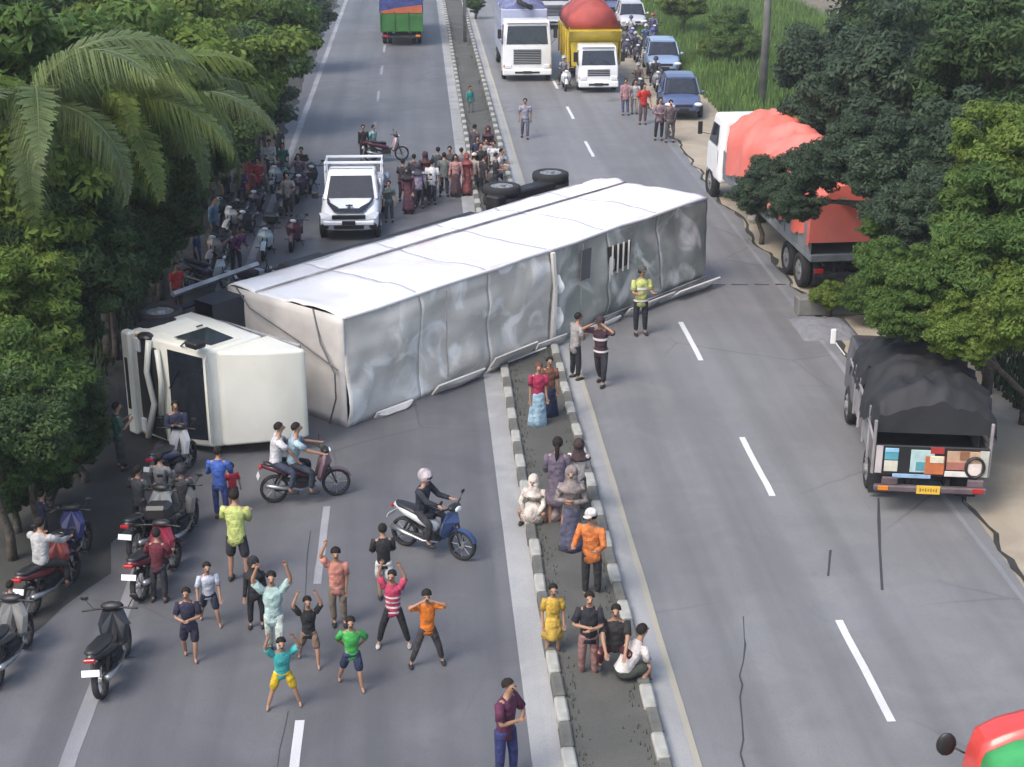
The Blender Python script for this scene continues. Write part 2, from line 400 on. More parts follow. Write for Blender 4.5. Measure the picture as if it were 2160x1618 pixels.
# ------------------------------------------------------------------ people
def person(p, hdg, label, h=1.65, arms='down', legs='stand', top=(.5, .5, .5), sleeve='short', bot='pants', botc=(.03, .03, .04),
           head='hair', headc=None, lean=0, seat=None, shoes=True, fem=False, group=None, face=True, stripes=None, twist=0, extra=None):
    s = h / 1.70; hs = 1 + max(0, 1.6 - h) * .45
    root = empty('person', (p[0], p[1], p[2] if len(p) > 2 else 0.012), -R(hdg), label, 'person', group)
    AR = {'down': ((.16, .02, -1), (.02, .2, -1)), 'up': ((.5, .15, .85), (-.35, .1, .95)), 'clap': ((.75, .35, .5), (-.75, .15, .6)),
          'shade': ((.7, .55, .35), (-.9, .0, .55)), 'hips': ((.6, -.25, -.75), (-.75, .35, -.45)), 'fold': ((.25, .3, -.9), (-.8, .6, .15)),
          'ride': ((.25, .75, -.6), (.05, .95, -.15)), 'phone': ((.2, .35, -.9), (-.3, .9, .45)), 'swing': ((.12, .4, -.9), (.02, .6, -.8)),
          'behind': ((.3, -.3, -.85), (-.6, -.2, -.7)), 'knees': ((.2, .8, -.5), (-.2, .6, -.6)), 'hold': ((.2, .3, -.9), (-.25, .95, .1)), 'wide': ((.85, .1, -.45), (.7, .3, -.5))}
    LG = {'stand': [((.05, .03, -1), (0, -.05, -1))] * 2, 'apart': [((.32, .08, -1), (.22, -.1, -1))] * 2, 'walk': [((.05, .38, -1), (0, -.02, -1)), ((.05, -.22, -1), (0, -.5, -1))],
          'stride': [((.15, .5, -1), (.05, .0, -1)), ((.2, -.35, -1), (.1, -.6, -1))], 'ride': [((.42, .85, -.28), (.0, -.12, -1))] * 2, 'pillion': [((.5, .8, -.3), (.0, -.3, -1))] * 2,
          'squat': [((.35, .85, .28), (-.02, -.5, -.85))] * 2, 'sit': [((.2, .95, -.1), (0, .05, -1))] * 2}
    N = lambda v: Vector(v).normalized(); rj = random.Random(label); J = lambda v, a: tuple(c + rj.uniform(-a, a) for c in v)
    lg_ = LG[legs]; LG = {legs: [tuple(J(q_, .07 if legs in ('stand', 'walk', 'apart', 'stride') else .02) for q_ in l_) for l_ in lg_]}; AR = {k_: tuple(J(q_, .13) for q_ in v_) for k_, v_ in AR.items()}
    if legs in ('stand', 'walk', 'apart', 'stride'): lean += rj.uniform(-1, 7); twist += rj.uniform(-10, 10)
    UA, FA, TL, SL = .275, .245, .41, .40
    lr = LG[legs]; ar = AR[arms] if not isinstance(arms, tuple) else None
    hipx = .095
    low = min(N(a).z * TL + N(b2).z * SL for a, b2 in lr)
    pz = (-low + .075) if seat is None else seat / s + .1
    pel = Vector((0, 0, pz)); Q = Matrix.Rotation(-R(lean), 3, 'X'); Qz = Matrix.Rotation(R(twist), 3, 'Z')
    def U(v): return pel + Qz @ (Q @ Vector(v))
    shw = .165 if fem else .185
    V = []; E = []; RA = []
    def av(v, r, par=None):
        V.append(Vector(v) * s); RA.append((r[0] * s, r[1] * s) if isinstance(r, tuple) else r * s)
        if par is not None: E.append((par, len(V) - 1))
        return len(V) - 1
    i0 = av(pel, (.13, .11)); i1 = av(U((0, 0, .18)), (.115, .095), i0); i2 = av(U((0, 0, .37)), (.14, .105), i1)
    i3 = av(U((0, 0, .48)), (.075, .06), i2); i4 = av(U((0, .01, .56)), .047, i3)
    hq = Q @ Vector((0, 0, 1)); hu = (hq * .4 + Vector((0, 0, .6))).normalized() if lean < 60 else hq
    nk = U((0, .01, .56)); fwdh = Vector((0, 1, 0)) if lean < 40 else Vector((0, .8, -.6)); fwdh = Qz @ fwdh
    hc = nk + (hu * .135 + fwdh * .02) * hs
    i5 = av(nk + (hu * .055 + fwdh * .035) * hs, .06 * hs, i4); i6 = av(hc, (.093 * hs, .104 * hs), i5); i7 = av(hc + hu * .085 * hs, .07 * hs, i6)
    av(hc + (fwdh * .122 - hu * .015) * hs, .015, i6)
    hands = []; sh = []; el = []
    for k, sg in enumerate((-1, 1)):
        a, f = (AR[arms[k]] if isinstance(arms, tuple) else ar); a = J(a, .08); f = J(f, .08)
        m3 = lambda v: Qz @ (Q @ Vector((v[0] * sg, v[1], v[2]))) if arms not in ('ride',) else Vector((v[0] * sg, v[1], v[2]))
        S = U((sg * shw, 0, .45)); EL = S + N(m3(a)) * UA; W = EL + N(m3(f)) * FA; hd = N(m3(f)); HD = W + hd * .06
        j = av(S, .052, i3); j = av(EL, .04, j); j = av(W, .029, j); j = av(HD, (.036, .022), j)
        sh.append(S); el.append((EL, W, HD))
        side = hd.cross(Vector((0, 0, 1)) if abs(hd.z) < .8 else Vector((0, 1, 0))).normalized()
        pn = hd.cross(side)
        for fi in range(4):
            o = (fi - 1.5) * .017; ln = (.062, .075, .07, .055)[fi]
            q = av(HD + side * o + hd * .035, .0095, j); q = av(HD + side * o * 1.1 + hd * (.035 + ln * .55) - pn * .006, .0085, q)
            av(HD + side * o * 1.1 + hd * (.035 + ln) - pn * .022, .0075, q)
        q = av(HD - side * .038 + hd * .01, .011, j); av(HD - side * .055 + hd * .04 - pn * .012, .009, q)
    kn = []; ank = []
    for k, sg in enumerate((-1, 1)):
        a, f = lr[k]; a = Vector((a[0] * sg, a[1], a[2])); f = Vector((f[0] * sg, f[1], f[2]))
        H = pel + Vector((sg * hipx, 0, -.05)); K = H + N(a) * TL; A = K + N(f) * SL
        if A.z < .07: A.z = .07
        j = av(H, .085, i0); j = av(H + (K - H) * .5, .07, j); j = av(K, .052, j); j = av(K + (A - K) * .35, .05, j); j = av(A, .033, j)
        av(A + Vector((sg * .015, .11, -.045)), (.036, .024), j)
        kn.append((H, K)); ank.append(A)
    skin_obj('body', V, E, RA, SKIN, root)
    # shirt
    TC = cloth(top); hem = -.03 if legs in ('squat', 'ride', 'pillion', 'sit') else -.13 - rj.uniform(0, .04); wd = rj.uniform(.9, 1.03) * (.94 if h < 1.5 else 1); sd0 = rj.uniform(0, 50)
    PR = [(hem, .166 * wd, .128 * wd), (hem * .5, .163 * wd, .126 * wd), (.06, .156 * wd, .122 * wd), (.16, .152 * wd, .12), (.27, .163, .127), (.36, shw - .008, .13), (.425, shw + .012, .118), (.465, shw - .02, .1), (.495, .115, .085), (.525, .07, .066)]
    def srad(z):
        for (z0, a0, b0), (z1, a1, b1) in zip(PR, PR[1:]):
            if z <= z1: t_ = (z - z0) / (z1 - z0); return a0 + (a1 - a0) * t_, b0 + (b1 - b0) * t_
        return PR[-1][1:]
    def ringat(z, o=0.0, n=18):
        rx, ry = srad(z); out = []
        for i_ in range(n):
            a = 2 * math.pi * i_ / n; f_ = 1 + (.07 * noise.noise(Vector((math.cos(a) * 2.2 + sd0, math.sin(a) * 2.2, z * 7))) + .05 * noise.noise(Vector((a * 2.5, sd0, z * 3)))) * (1 if z < .4 else .3)
            dz = .03 * math.sin(a * 3 + sd0) if z == hem else 0
            out.append(U(((rx * f_ + o) * math.cos(a), (ry * f_ + o) * math.sin(a), z + dz)) * s)
        return out
    b = MB(); b.loft([ringat(z_) for z_ in [PR[0][0], PR[1][0], .0, .06, .11, .16, .21, .27, .32, .36, .4, .425, .465, .495, .525]])
    for k in range(2):
        S = sh[k]; EL, W, HD = el[k]; ctr = U((0, 0, .4)); S0 = S.lerp(ctr, .35)
        if sleeve == 'short': b.tube([q_ * s for q_ in (S0, S, S.lerp(EL, .4), S.lerp(EL, .78))], [.06 * s, .074 * s, .067 * s, .07 * s], 10)
        elif sleeve == 'long': b.tube([q_ * s for q_ in (S0, S, S.lerp(EL, .5), EL, EL.lerp(W, .5), W)], [.06 * s, .074 * s, .062 * s, .056 * s, .05 * s, .042 * s], 10)
    b.obj('shirt', TC, root, smooth=True)
    if stripes is not None:
        for q in range(4):
            z = -.06 + q * .11; b = MB(); b.loft([ringat(z - .02, .006), ringat(z + .02, .006)], cap=False); b.obj('stripe', cloth(stripes), root, smooth=True)
    # lower clothing
    BC = cloth(botc)
    if bot in ('pants', 'shorts'):
        V, E, RA = [], [], []
        i0 = av(pel + Vector((0, 0, .03)), (.13, .108))
        for k in range(2):
            H, K = kn[k]; A = ank[k]
            j = av(H, .095, i0)
            if bot == 'pants': j = av(K, .075, j); av(A + (K - A) * .12, .058, j)
            else: j = av(H + (K - H) * .5, .1, j); av(H + (K - H) * .95, .1, j)
        skin_obj('trousers' if bot == 'pants' else 'shorts', V, E, RA, BC, root)
    elif legs == 'squat':
        km = (kn[0][1] + kn[1][1]) / 2; c = pel.lerp(km, .5) * s; c.z = pel.z * s * .95
        child('skirt', BC, root, lambda b: b.ell(c, (.27 * s, .33 * s, max(.2, c.z - .02)), 14, 10), smooth=True)
    else:
        b = MB(); rings = []; zb = .1 if bot == 'skirt' else .5
        mid = (ank[0] + ank[1]) / 2
        if legs in ('squat', 'ride', 'pillion', 'sit'): zb = .2
        for q in range(7):
            t = q / 6; c = pel.lerp(Vector((mid.x, mid.y, zb)), t) + Vector((0, 0, .08 * (1 - t)))
            rx = .135 + .1 * t ** .8; ry = .115 + .09 * t
            if legs in ('squat', 'ride', 'pillion', 'sit'): c = c + Vector((0, .28 * math.sin(t * math.pi), 0)); rx = .15 + .22 * math.sin(t * 2.2); ry = .14 + .12 * math.sin(t * 2.4)
            rings.append([(c + Vector((rx * math.cos(a) * (1 + .07 * math.sin(5 * a) * t), ry * math.sin(a) * (1 + .07 * math.cos(4 * a) * t), 0))) * s for a in [2 * math.pi * i / 18 for i in range(18)]])
        b.loft(rings); b.obj('skirt', BC, root, smooth=True)
    # head wear
    sq_ = s * hs; hcs = hc * s; fh = fwdh; rq = fh.to_track_quat('Y', 'Z').to_matrix(); hc_m = cloth(headc) if headc else HAIR
    if head == 'hair':
        child('hair', HAIR, root, lambda b: b.ell(hcs + (hu * .022 - fh * .02) * sq_, (.088 * sq_, .1 * sq_, .098 * sq_), zmin=-.12, rot=rq @ Matrix.Rotation(R(38), 3, 'X')), smooth=True)
    elif head == 'longhair':
        def lh(b):
            b.ell(hcs + (hu * .024 - fh * .022) * sq_, (.094 * sq_, .106 * sq_, .104 * sq_), zmin=-.3, rot=rq @ Matrix.Rotation(R(28), 3, 'X'))
            b.tube([hcs + (-fh * .07) * sq_, hcs + (-fh * .1 - hu * .16) * sq_, hcs + (-fh * .11 - hu * .34) * sq_], [.075 * sq_, .07 * sq_, .035 * sq_], 10, flat=.55)
        child('hair', HAIR if headc is None else hc_m, root, lh, smooth=True)
    elif head == 'hijab':
        def hj(b):
            b.ell(hcs + (hu * .015 - fh * .028) * sq_, (.118 * sq_, .118 * sq_, .135 * sq_), rot=rq)
            rings = []
            for q in range(6):
                t = q / 5; c = (hc - hu * (.02 + .28 * t) - fh * .01) * s
                rr = (.105 - .03 * math.sin(t * 3.1) + .125 * t * t) * s
                rings.append([c + rq @ Vector((rr * 1.15 * math.cos(a), rr * math.sin(a), 0)) for a in [2 * math.pi * i / 14 for i in range(14)]])
            b.loft(rings)
        child('headscarf', hc_m, root, hj, smooth=True)
    elif head == 'helmet':
        def hm(b): b.ell(hcs + (hu * .03 - fh * .012) * sq_, (.135 * sq_, .15 * sq_, .145 * sq_), zmin=-.55, rot=rq)
        ho = child('helmet', hc_m, root, hm, smooth=True)
        child('visor', GLASS, ho, lambda b: b.ell(hcs + (hu * .01 + fh * .05) * sq_, (.105 * sq_, .095 * sq_, .06 * sq_), rot=rq), smooth=True)
    elif head == 'cap':
        def cp(b):
            b.ell(hcs + (hu * .04 - fh * .01) * sq_, (.108 * sq_, .12 * sq_, .105 * sq_), zmin=-.05, rot=rq)
            b.ell(hcs + (hu * .045 + fh * .14) * sq_, (.075 * sq_, .08 * sq_, .01 * sq_), rot=rq)
        child('cap', hc_m, root, cp, smooth=True)
        child('hair', HAIR, root, lambda b: b.ell(hcs + (hu * .0 - fh * .03) * sq_, (.1 * sq_, .105 * sq_, .09 * sq_), zmin=-.4, rot=rq), smooth=True)
    if face and h * 1 > .9:
        sx = fh.cross(hu).normalized()
        def ey(b):
            for sg in (-1, 1): b.ell(hcs + (fh * .088 + sx * sg * .034 + hu * .012) * sq_, (.015 * sq_, .012 * sq_, .009 * sq_), 6, 4)
            b.ell(hcs + (fh * .092 - hu * .052) * sq_, (.026 * sq_, .01 * sq_, .007 * sq_), 6, 4)
        e_ = child('face_features', HAIR, root, ey); e_['kind'] = 'stuff'
    if shoes:
        SH = cloth((.03, .028, .03)) if shoes is True else cloth(shoes)
        for k in range(2):
            A = ank[k]
            child('shoe', SH, root, lambda b: b.ell((A + Vector((.012 * (2 * k - 1), .055, -.035))) * s, (.05 * s, .135 * s, .04 * s), 10, 6), smooth=True)
    if extra: extra(root, U, s, Q, sh, el, pel)
    return root

def foot(px, py): return at(px, py, .012)
def P(fx, fy, hy, hdg, label, lo=.9, hi=1.85, h=None, **k):
    p = foot(fx, fy)
    if h is None:
        hh = height_to(p, hy); h = max(lo, min(hi, hh))
    return person(p, hdg, label, h, **k)

# ------------------------------------------------------------------ motorcycles
def motorcycle(p, hdg, label, c=(.03, .03, .035), c2=None, plate=PLATE_W, box=False, lean=5, group='motorcycles standing round the crash', lying=False, sc_=1.0):
    root = empty('motorcycle', (p[0], p[1], .012), -R(hdg), label, 'motorcycle', group)
    root.scale = (sc_ * 1.25, sc_, sc_)
    if lying: root.rotation_euler = (0, R(78), -R(hdg)); root.location.z = .25
    else: root.rotation_euler = (0, -R(lean), -R(hdg))
    pm = paint(c, .2); p2 = paint(c2, .2) if c2 else pm; r = .285
    for y in (.62, -.6):
        tw = child('tyre', RUBBER, root, lambda b: b.wheel((0, y, r), r, .085, 22, inner=.8), smooth=True); tw.name = 'wheel'
        def rim(b):
            b.tube([(-.035, y, r), (.035, y, r)], .06, 10)
            for k in range(8):
                a = k * math.pi / 4; b.tube([(0, y, r), (0, y + math.cos(a) * .23, r + math.sin(a) * .23)], .009, 4)
        child('rim', ALU, tw, rim)
    def frame(b):
        b.tube([(0, .45, .86), (0, .3, .52), (0, -.05, .38), (0, -.35, .45), (0, -.62, .72)], [.03, .04, .05, .04, .025], 6)
        b.cbox((0, .0, .36), (.22, .36, .24), .05); b.cbox((.07, -.35, .3), (.07, .5, .1), .02)
        for sg in (-1, 1):
            b.tube([(sg * .055, .62, r), (sg * .055, .5, .62), (sg * .03, .46, .8)], .018, 6)
            b.tube([(sg * .09, -.6, r), (sg * .1, -.42, .62)], .022, 6); b.tube([(0, .1, .26), (sg * .26, .12, .24)], .015, 5)
        b.tube([(-.1, -.05, .3), (-.2, -.12, .02)], .012, 5)
    child('frame', DARK, root, frame, smooth=False)
    child('exhaust', STEEL, root, lambda b: b.tube([(.12, .2, .3), (.13, -.1, .26), (.15, -.45, .34), (.15, -.78, .42)], [.018, .025, .045, .05], 8), smooth=True)
    def tail(b):
        def ring(y, z, wx, wz): return [Vector((wx * math.cos(a), y, z + wz * math.sin(a))) for a in [2 * math.pi * i / 10 for i in range(10)]]
        b.loft([ring(.12, .5, .09, .08), ring(-.02, .56, .12, .11), ring(-.25, .63, .135, .11), ring(-.55, .7, .12, .09), ring(-.82, .78, .05, .045)])
    child('side_cover', pm, root, tail, smooth=True)
    def fairing(b):
        for sg in (-1, 1):
            b.add([(0, .5, .92), (sg * .13, .44, .93), (sg * .2, .36, .72), (sg * .17, .28, .45), (sg * .07, .3, .34), (0, .42, .5), (0, .56, .72),
                   (0, .4, .9), (sg * .1, .36, .9), (sg * .15, .3, .7), (sg * .12, .22, .46), (0, .3, .4)],
                  [(0, 1, 2, 6), (6, 2, 3, 5), (3, 4, 5), (7, 8, 1, 0), (8, 9, 2, 1), (9, 10, 3, 2), (7, 11, 10, 9), (7, 9, 8), (10, 4, 3), (11, 5, 4, 10)])
    child('front_fairing', p2, root, fairing, smooth=False)
    def fender(b):
        vs = []
        for q in range(8):
            a = R(20 + q * 20); rr = r + .035
            for xx, dr in ((-.06, -.03), (0, .01), (.06, -.03)): vs.append((xx, .62 + math.cos(a) * (rr + dr), r + math.sin(a) * (rr + dr)))
        b.add(vs, [(q * 3 + k, q * 3 + k + 1, q * 3 + k + 4, q * 3 + k + 3) for q in range(7) for k in range(2)])
    child('mudguard', p2, root, fender, smooth=True)
    child('seat', BLACKP, root, lambda b: b.loft([[Vector((wx * math.cos(a), y, z + .05 * math.sin(a))) for a in [2 * math.pi * i / 10 for i in range(10)]] for y, z, wx in
          ((.02, .7, .07), (-.1, .73, .11), (-.3, .74, .135), (-.45, .78, .13), (-.7, .81, .1), (-.78, .82, .04))]), smooth=True)
    hb = child('handlebar', BLACKP, root, lambda b: (b.tube([(-.35, .3, .98), (-.2, .36, .97), (0, .41, .96), (.2, .36, .97), (.35, .3, .98)], .016, 6), b.ell((0, .43, .98), (.15, .09, .07), 10, 6)), smooth=True)
    child('headlight', LAMP, hb, lambda b: b.ell((0, .52, .96), (.085, .035, .055), 10, 6), smooth=True)
    for sg in (-1, 1):
        mo = child('mirror', BLACKP, root, lambda b: (b.tube([(sg * .22, .36, .98), (sg * .3, .38, 1.13)], .007, 4), b.ell((sg * .31, .38, 1.16), (.055, .015, .04), 8, 5)))
    child('tail_light', REDLAMP, root, lambda b: b.cbox((0, -.85, .76), (.14, .05, .06), .015))
    if plate is not None:
        child('number_plate', plate, root, lambda b: b.box((0, -.9, .58), (.22, .01, .1), Matrix.Rotation(R(-25), 3, 'X')))
    if box: child('luggage_box', BLACKP, root, lambda b: b.cbox((0, -.78, .98), (.38, .36, .28), .06))
    return root
def M(px, py, hdg, label, **k):
    return motorcycle(foot(px, py), hdg, label, **k)
def rider(bike, label, pos='front', **k):
    """person seated on a motorcycle"""
    h = k.pop('h', 1.62); hd = -bike.rotation_euler.z
    off = -.22 if pos == 'front' else (-.55 if pos == 'back' else -.38)
    x = bike.location.x + math.sin(hd) * off; y_ = bike.location.y + math.cos(hd) * off
    return person((x, y_, .012), math.degrees(hd), label, h, legs='ride' if pos == 'front' else 'pillion', arms=k.pop('arms', 'ride' if pos == 'front' else 'knees'), seat=.74 if pos == 'front' else .79, lean=k.pop('lean', 8), **k)

# ------------------------------------------------------------------ vehicles
def wheels(root, x, y, r, wd, dual=False, rimc=None, name='wheel'):
    for sg in (-1, 1):
        for q in range(2 if dual else 1):
            xx = sg * (x - q * (wd + .04))
            t = child(name, RUBBER, root, lambda b: b.wheel((xx, y, r), r, wd, 22), smooth=True)
            if q: continue
            def rim(b):
                o = sg * wd * .32
                b.tube([(xx + o - .02 * sg, y, r), (xx + o + .02 * sg, y, r)], r * .62, 16)
                b.tube([(xx + o, y, r), (xx + o + .07 * sg, y, r)], r * .22, 10)
                for k in range(6):
                    a = k * math.pi / 3; b.tube([(xx + o + .02 * sg, y + math.cos(a) * r * .42, r + math.sin(a) * r * .42), (xx + o + .05 * sg, y + math.cos(a) * r * .42, r + math.sin(a) * r * .42)], .025, 5)
            child('rim', rimc or ALU, t, rim, smooth=False)
def cab(root, W, y0, L, zb, zt, pm, slant=.42, shield=.48, tall=True, plate=PLATE_K, name='cab', mirrors=True, bumper=None):
    """cab-over lorry cab, front at y0"""
    hw = lambda y, z: W / 2 * (1 - .085 * max(0, (z - zb) / (zt - zb) - .4) / .6)
    zm = zb + (zt - zb) * shield
    pts = [(y0 - .05, zb), (y0, zb + .25), (y0 - .03, zm), (y0 - slant, zt - .12), (y0 - slant - .22, zt), (y0 - L, zt - .03), (y0 - L, zb)]
    child(name, pm, root, lambda b: b.prof(pts, hw), bevel=.07, smooth=True)
    def fr(u, v, o=.012):      # point on the sloped front: u -1..1, v 0..1 over the windscreen
        y = (y0 - .03) + (-slant + .03) * v; z = zm + (zt - .12 - zm) * v
        n = Vector((0, zt - .12 - zm, slant - .03)).normalized()
        return Vector((u * hw(y, z), y, z)) + n * o
    sh = child('windscreen', GLASS, root, lambda b: b.panel([fr(-.86, .07), fr(.86, .07), fr(.84, .88), fr(-.84, .88)], .012))
    for u in (-.7, .1): child('wiper', BLACKP, sh, lambda b: b.tube([fr(u, .06, .035), fr(u + .42, .3, .035)], .012, 4))
    child('sun_visor', pm, root, lambda b: b.panel([fr(-.9, .97), fr(.9, .97), fr(.86, 1.02, .16), fr(-.86, 1.02, .16)], .02))
    for sg in (-1, 1):
        X = lambda y, z, o=.006: Vector((sg * (hw(y, z) + o), y, z))
        d = child('door', pm, root, lambda b: b.panel([X(y0 - .3, zb + .3), X(y0 - min(L, 1.5) + .2, zb + .3), X(y0 - min(L, 1.5) + .2, zt - .2), X(y0 - slant - .18, zt - .2)][::sg], .012))
        child('window', GLASS, d, lambda b: b.panel([X(y0 - .3, zm + .0, .019), X(y0 - min(L, 1.5) + .32, zm, .019), X(y0 - min(L, 1.5) + .32, zt - .3, .019), X(y0 - slant - .26, zt - .3, .019)][::sg], .008))
        child('handle', BLACKP, d, lambda b: b.cbox(X(y0 - min(L, 1.5) + .42, zm - .12, .03), (.03, .16, .04), .01))
        if mirrors: child('mirror', BLACKP, root, lambda b: (b.tube([X(y0 - .15, zm + .1), X(y0 + .12, zm + .35, .2)], .015, 4), b.tube([X(y0 - .35, zt - .2), X(y0 + .12, zt - .25, .2)], .015, 4), b.cbox(X(y0 + .12, (zm + zt) / 2 + .02, .22), (.2, .08, .46), .03)))
        child('headlight', LAMP, root, lambda b: b.cbox((sg * W * .39, y0 + .01, zb + .32), (.32, .1, .17), .03))
        child('indicator', ORANGELAMP, root, lambda b: b.cbox((sg * W * .47, y0 - .02, zb + .33), (.06, .12, .15), .02))
    child('grille', BLACKP, root, lambda b: [b.cbox((0, y0 + .008, zb + .45 + k * .085), (W * .56, .03, .045), .01) for k in range(int((zm - zb - .5) / .085))])
    bp = child('bumper', bumper or pm, root, lambda b: b.cbox((0, y0 + .03, zb + .03), (W, .22, .3), .05))
    child('lower_intake', BLACKP, bp, lambda b: b.cbox((0, y0 + .135, zb + .02), (W * .5, .03, .1), .01))
    if plate is not None: child('number_plate', plate, bp, lambda b: b.box((0, y0 + .155, zb + .03), (.42, .012, .13)))
def chassis(root, y0, y1, z=.75, x=.4, axles=(), r=.48):
    for sg in (-1, 1): child('chassis_rail', DARK, root, lambda b: b.cbox((sg * x, (y0 + y1) / 2, z), (.09, abs(y1 - y0), .24), .01))
    child('cross_member', DARK, root, lambda b: [b.box((0, y0 + (y1 - y0) * (k + .5) / 7, z), (x * 2 - .09, .1, .16)) for k in range(7)])
    for y in axles:
        child('axle', DARK, root, lambda b: (b.tube([(-.95, y, r), (.95, y, r)], .07, 8), b.ell((0, y, r), (.22, .2, .2), 10, 6)))
def tarp_mesh(b, W, y0, y1, z0, z1, ridge=.35, bump=.08, seed=1, ny=26, nx=14, skirt=.5):
    """draped tarpaulin with folds"""
    nx2 = nx + 6; vs = []
    for j in range(ny + 1):
        y = y0 + (y1 - y0) * j / ny
        for i in range(nx2 + 1):
            t = i / nx2 * 2 - 1
            a = min(1, abs(t) / .72)
            if abs(t) <= .72: x = t / .72 * W / 2; z = z1 + ridge * (1 - a * a)
            else: q = (abs(t) - .72) / .28; x = math.copysign(W / 2 + .03 + .04 * q, t); z = z1 - (z1 - z0) * q
            n = noise.noise(Vector((x * 1.1 + seed, y * 1.3, seed))) * bump + abs(noise.noise(Vector((x * 2.5, y * 3 + seed, 5)))) * bump * .8
            e = min(j, ny - j) / ny; z -= max(0, .06 - e) * 4
            vs.append((x + n * .5 * (abs(t) > .7), y, z + n))
    b.add(vs, [(j * (nx2 + 1) + i, j * (nx2 + 1) + i + 1, (j + 1) * (nx2 + 1) + i + 1, (j + 1) * (nx2 + 1) + i) for j in range(ny) for i in range(nx2)])
    for j, rev in ((0, 0), (ny, 1)):
        n = len(b.v)
        row = [b.v[len(b.v) - (ny + 1) * (nx2 + 1) + j * (nx2 + 1) + i] for i in range(nx2 + 1)]
        b.add([*row, *[(v[0], v[1], z0) for v in row]], [(i, i + 1, nx2 + 2 + i, nx2 + 1 + i) for i in range(nx2)])
        break
    row = [b.v[(ny) * (nx2 + 1) + i] for i in range(nx2 + 1)]
    b.add([*row, *[(v[0], v[1], z0) for v in row]], [(i, i + 1, nx2 + 2 + i, nx2 + 1 + i) for i in range(nx2)])
    return b
def car(p, hdg, label, c, group='cars waiting in the jam', pickup=False, L=4.4, W=1.74, H=1.65):
    """road car from lofted sections, front at +y"""
    root = empty('car', (p[0], p[1], .012), -R(hdg), label, 'car', group); pm = paint(c, .05)
    st = [(2.2, .5, .45, .62), (2.12, .62, .3, .78), (1.6, .84, .26, .93), (.95, .87, .24, 1.0), (0, .87, .24, 1.02), (-1.3, .87, .26, 1.04), (-1.95, .84, .3, 1.02), (-2.18, .7, .42, .85)]
    rings = []
    for y, hx, z0, z1 in st:
        y *= L / 4.4; hx *= W / 1.74; zm = (z0 + z1) / 2
        rings.append([Vector(q) for q in ((-hx * .9, y, z0), (-hx, y, z0 + .1), (-hx, y, zm + .05), (-hx * .93, y, z1 - .04), (-hx * .6, y, z1), (hx * .6, y, z1), (hx * .93, y, z1 - .04), (hx, y, zm + .05), (hx, y, z0 + .1), (hx * .9, y, z0))])
    child('body', pm, root, lambda b: b.loft(rings), smooth=True, sub=1)
    gh = [(.95, 1.0, 0), (.3, H - .06, .17), (-.2, H, .19), (-1.2, H - .02, .19), (-1.75, H - .14, .17), (-1.98, 1.02, 0)]
    def green(b):
        rr = []
        for y, z, k in gh:
            hx = W / 2 * .92 - k; rr.append([Vector(q) for q in ((-W / 2 * .92, y, .98), (-hx, y, z - .04), (-hx * .8, y, z), (hx * .8, y, z), (hx, y, z - .04), (W / 2 * .92, y, .98))])
        b.loft(rr)
    child('cabin_glass', GLASS, root, green, smooth=False)
    child('roof', pm, root, lambda b: b.loft([[Vector((sx * (W / 2 - .24), y, z + o)) for sx, o in ((-1, 0), (-.6, .03), (.6, .03), (1, 0), (1, -.05), (-1, -.05))] for y, z in ((.34, H - .04), (-.2, H + .012), (-1.2, H), (-1.72, H - .1))]), smooth=False)
    for sg in (-1, 1):
        for y2, y3 in ((.95, .32), (-.35, -.35), (-1.9, -1.65)): child('roof_pillar', pm, root, lambda b: b.tube([(sg * (W / 2 * .92 + .004), y2, 1.0), (sg * (W / 2 - .2), y3, H - .05)], .03, 5))
        child('headlight', LAMP, root, lambda b: b.ell((sg * W * .37, 2.06 * L / 4.4, .7), (.2, .12, .09), 10, 6), smooth=True)
        child('mirror', pm, root, lambda b: b.ell((sg * (W / 2 + .1), .8, 1.05), (.1, .06, .07), 8, 5), smooth=True)
        child('door', pm, root, lambda b: [b.panel([(sg * (W / 2 + .004), a, .35), (sg * (W / 2 + .004), a - .85, .35), (sg * (W / 2 + .004), a - .85, .78), (sg * (W / 2 + .004), a, .78)][::sg], .006) for a in (.7, -.2)])
    child('grille', BLACKP, root, lambda b: (b.cbox((0, 2.17 * L / 4.4, .66), (W * .45, .08, .12), .02), b.cbox((0, 2.15 * L / 4.4, .4), (W * .6, .1, .12), .02)))
    child('number_plate', PLATE_K, root, lambda b: b.box((0, 2.26 * L / 4.4, .5), (.43, .02, .13)))
    wheels(root, W / 2 - .06, 1.35, .33, .2); wheels(root, W / 2 - .06, -1.35, .33, .2)
    return root

# ------------------------------------------------------------------ the overturned box truck
O_ = Vector((-4.59, 33.84, 1.29)); fx = Vector((-.684, -.729, 0)).normalized(); ux = Vector((.729, -.684, 0)).normalized()
tr = empty('box_truck', label='long white box truck lying on its side across both carriageways', cat='truck')
tr.matrix_world = Matrix.Translation(O_) @ Matrix((Vector((0, 0, 1)), fx, ux)).transposed().to_4x4()
CREAM = mat('cab_white', (.74, .73, .66), .4, var=.05, scale=1.0, tint=(.64, .63, .55), coat=.15, bump=.15)
SIDEW = surf_mat('box_side_white', (.82, .82, .83), (.7, .68, .7), (.85, .85, .86), .5, .25, 0, .4, patch=(.7, .58, .58), bump=.2)
ROOFM = surf_mat('box_roof', (.67, .645, .59), (.53, .51, .465), (.74, .72, .67), .65, .7, 0, .3, patch=(.86, .86, .84), bump=.4, spots=.35, ps=(1.1, .52, .66))
ROOFG = surf_mat('box_roof_reflect_tint', (.42, .44, .41), (.2, .24, .215), (.58, .59, .56), .4, .5, 0, .8, patch=(.74, .75, .74), bump=.3, ps=(.9, .55, .68))  # greenish mottling paints reflected trees into the base colour
ROOFG.node_tree.nodes['Principled BSDF'].inputs['Metallic'].default_value = .2
